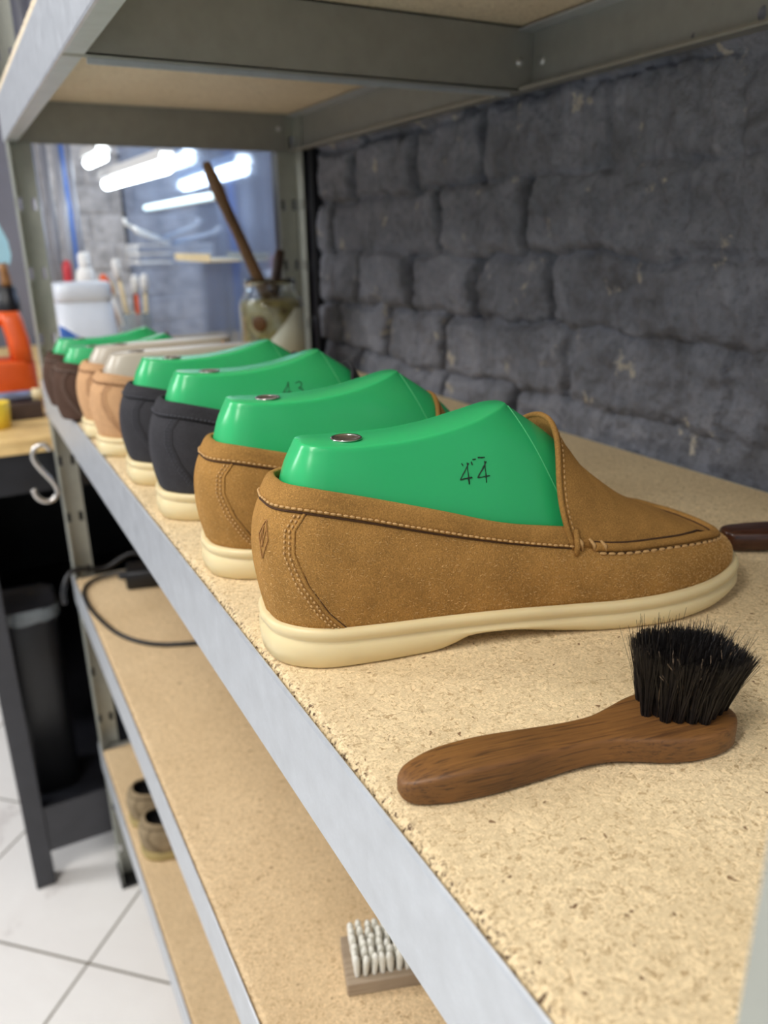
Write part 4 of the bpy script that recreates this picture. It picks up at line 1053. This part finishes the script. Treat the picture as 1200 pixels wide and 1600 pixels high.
rd = put('screwdriver', 'red tool handle standing between the grey poles and the cloudy box', 'tool', (.158, 2.16, BT)); bm = bmesh.new(); tube(bm, [(0, 0, .15), (.003, 0, .16), (.006, 0, .25), (.008, 0, .262)], [.006, .010, .011, .006], 10); obj('handle', bm, M['red'], rd)
bm = bmesh.new(); tube(bm, [(-.004, 0, 0.0), (0, 0, .152)], .004, 8); obj('shaft', bm, M['chrome'], rd)
for k, (x, y, r, mt_, lab) in enumerate([(.135, 2.30, .010, 'pipe', 'leftmost grey pole behind the rack upright'), (.163, 2.32, .013, 'pipe', 'second grey pole from the left, between two others'), (.192, 2.30, .012, 'pipe', 'grey pole just left of the blue one'),
                                     (.214, 2.36, .008, 'blue', 'slim blue pole among the grey poles'), (.236, 2.40, .009, 'pipe', 'rightmost grey pole beside the light brick pier')]):
    bm = bmesh.new(); tube(bm, [(0, 0, 0), (0, 0, .40), (0, 0, .402), (0, 0, 1.80)], [r*1.0, r*1.0, r*.85, r*.85], 14); o = obj('pole', bm, M[mt_]); o.location = (x, y, BT); tag(o, lab, 'pole', 'poles standing on the workbench')
bk = put('wire_basket', 'white wire basket with hooks fixed to the dark window', 'basket', (.385, 2.25, .150))
bm = bmesh.new()
for z in (0, .022, .044):
    tube(bm, [(-.045, -.08, z), (.040, -.08, z), (.040, .08, z), (-.045, .08, z)], .0022, 6, closed=True)
for y in np.linspace(-.08, .08, 9): tube(bm, [(-.045, y, 0.044), (-.045, y, 0), (.040, y, 0)], .0014, 6)
obj('wire_frame', bm, M['white'], bk)
bm = bmesh.new(); tube(bm, [(.045, -.05, .050), (-.01, -.09, .062), (-.05, -.12, .075), (-.056, -.12, .088)], .005, 8); obj('hook_bar', bm, M['white'], bk)
bm = bmesh.new(); tube(bm, [(.045, .06, .062), (-.02, .04, .085), (-.045, .03, .098), (-.048, .03, .112)], .005, 8); obj('hook_bar', bm, M['white'], bk)

# lamps over the bench
def tube_lamp(a, b_, label, r=.014):
    a, b_ = Vector(a), Vector(b_); t = thing('tube_lamp', label, 'lamp', tuple((a+b_)/2), 0, 'tube lamps over the workbench')
    h = (b_-a)/2; bm = bmesh.new(); tube(bm, [-h, h], r, 16); obj('tube', bm, M['tube'], t)
    bm = bmesh.new(); n_ = h.normalized(); sdir = n_.cross(Vector((0, 0, 1))).normalized()
    P_ = []
    for e in (-1.04, 1.04):
        P_.append([h*e+sdir*sx+Vector((0, 0, sz)) for sx, sz in ((-.022, .012), (-.016, .034), (.016, .034), (.022, .012), (.018, .012), (.013, .029), (-.013, .029), (-.018, .012))])
    loft(bm, P_, True, True, True); obj('lamp_housing', bm, M['white'], t, smooth=False)
    for e in (-.8, .8):
        bm = bmesh.new(); tube(bm, [h*e+Vector((0, 0, .034)), h*e+Vector((0, 0, 1.75-((a+b_)/2).z-h.z*e))], .0015, 6); obj('hanging_wire', bm, M['pipe'], t)
tube_lamp((.330, 2.42, .352), (.352, 1.84, .352), 'bright white tube lamp hanging over the workbench')
tube_lamp((.318, 2.60, .420), (.322, 2.38, .420), 'smaller tube lamp above the light brick pier')
st_ = thing('reflection_tube', 'dim slim glowing tube on the dark window, standing in for a lamp reflection', 'lamp', (.426, 2.09, .292))  # added glowing tube in place of a lamp's reflection in the pane
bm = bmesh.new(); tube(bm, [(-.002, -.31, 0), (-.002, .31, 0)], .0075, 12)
m, nt, b = new_mat('reflection_glow'); b.inputs['Emission Color'].default_value = (0.62, 0.88, 1, 1); b.inputs['Emission Strength'].default_value = 1.6
obj('glow_tube', bm, m, st_); obj('glow_base', (lambda q: (box(q, (.004, -.315, -.009), (.0105, .315, .009), .001), q)[1])(bmesh.new()), M['white'], st_, smooth=False)
tr = thing('tool_tray', 'small beige perforated tray fixed low on the dark window', 'tray', (.405, 1.79, .160))
tb2 = bmesh.new(); box(tb2, (-.030, -.14, 0), (.0315, .14, .004), .001); obj('tray_base', tb2, M['cream'], tr, smooth=False)
tb2 = bmesh.new(); box(tb2, (-.0315, -.14, .0), (-.0295, .14, .016), .0005); obj('tray_lip', tb2, M['cream'], tr, smooth=False)
print('objects', len(bpy.data.objects))
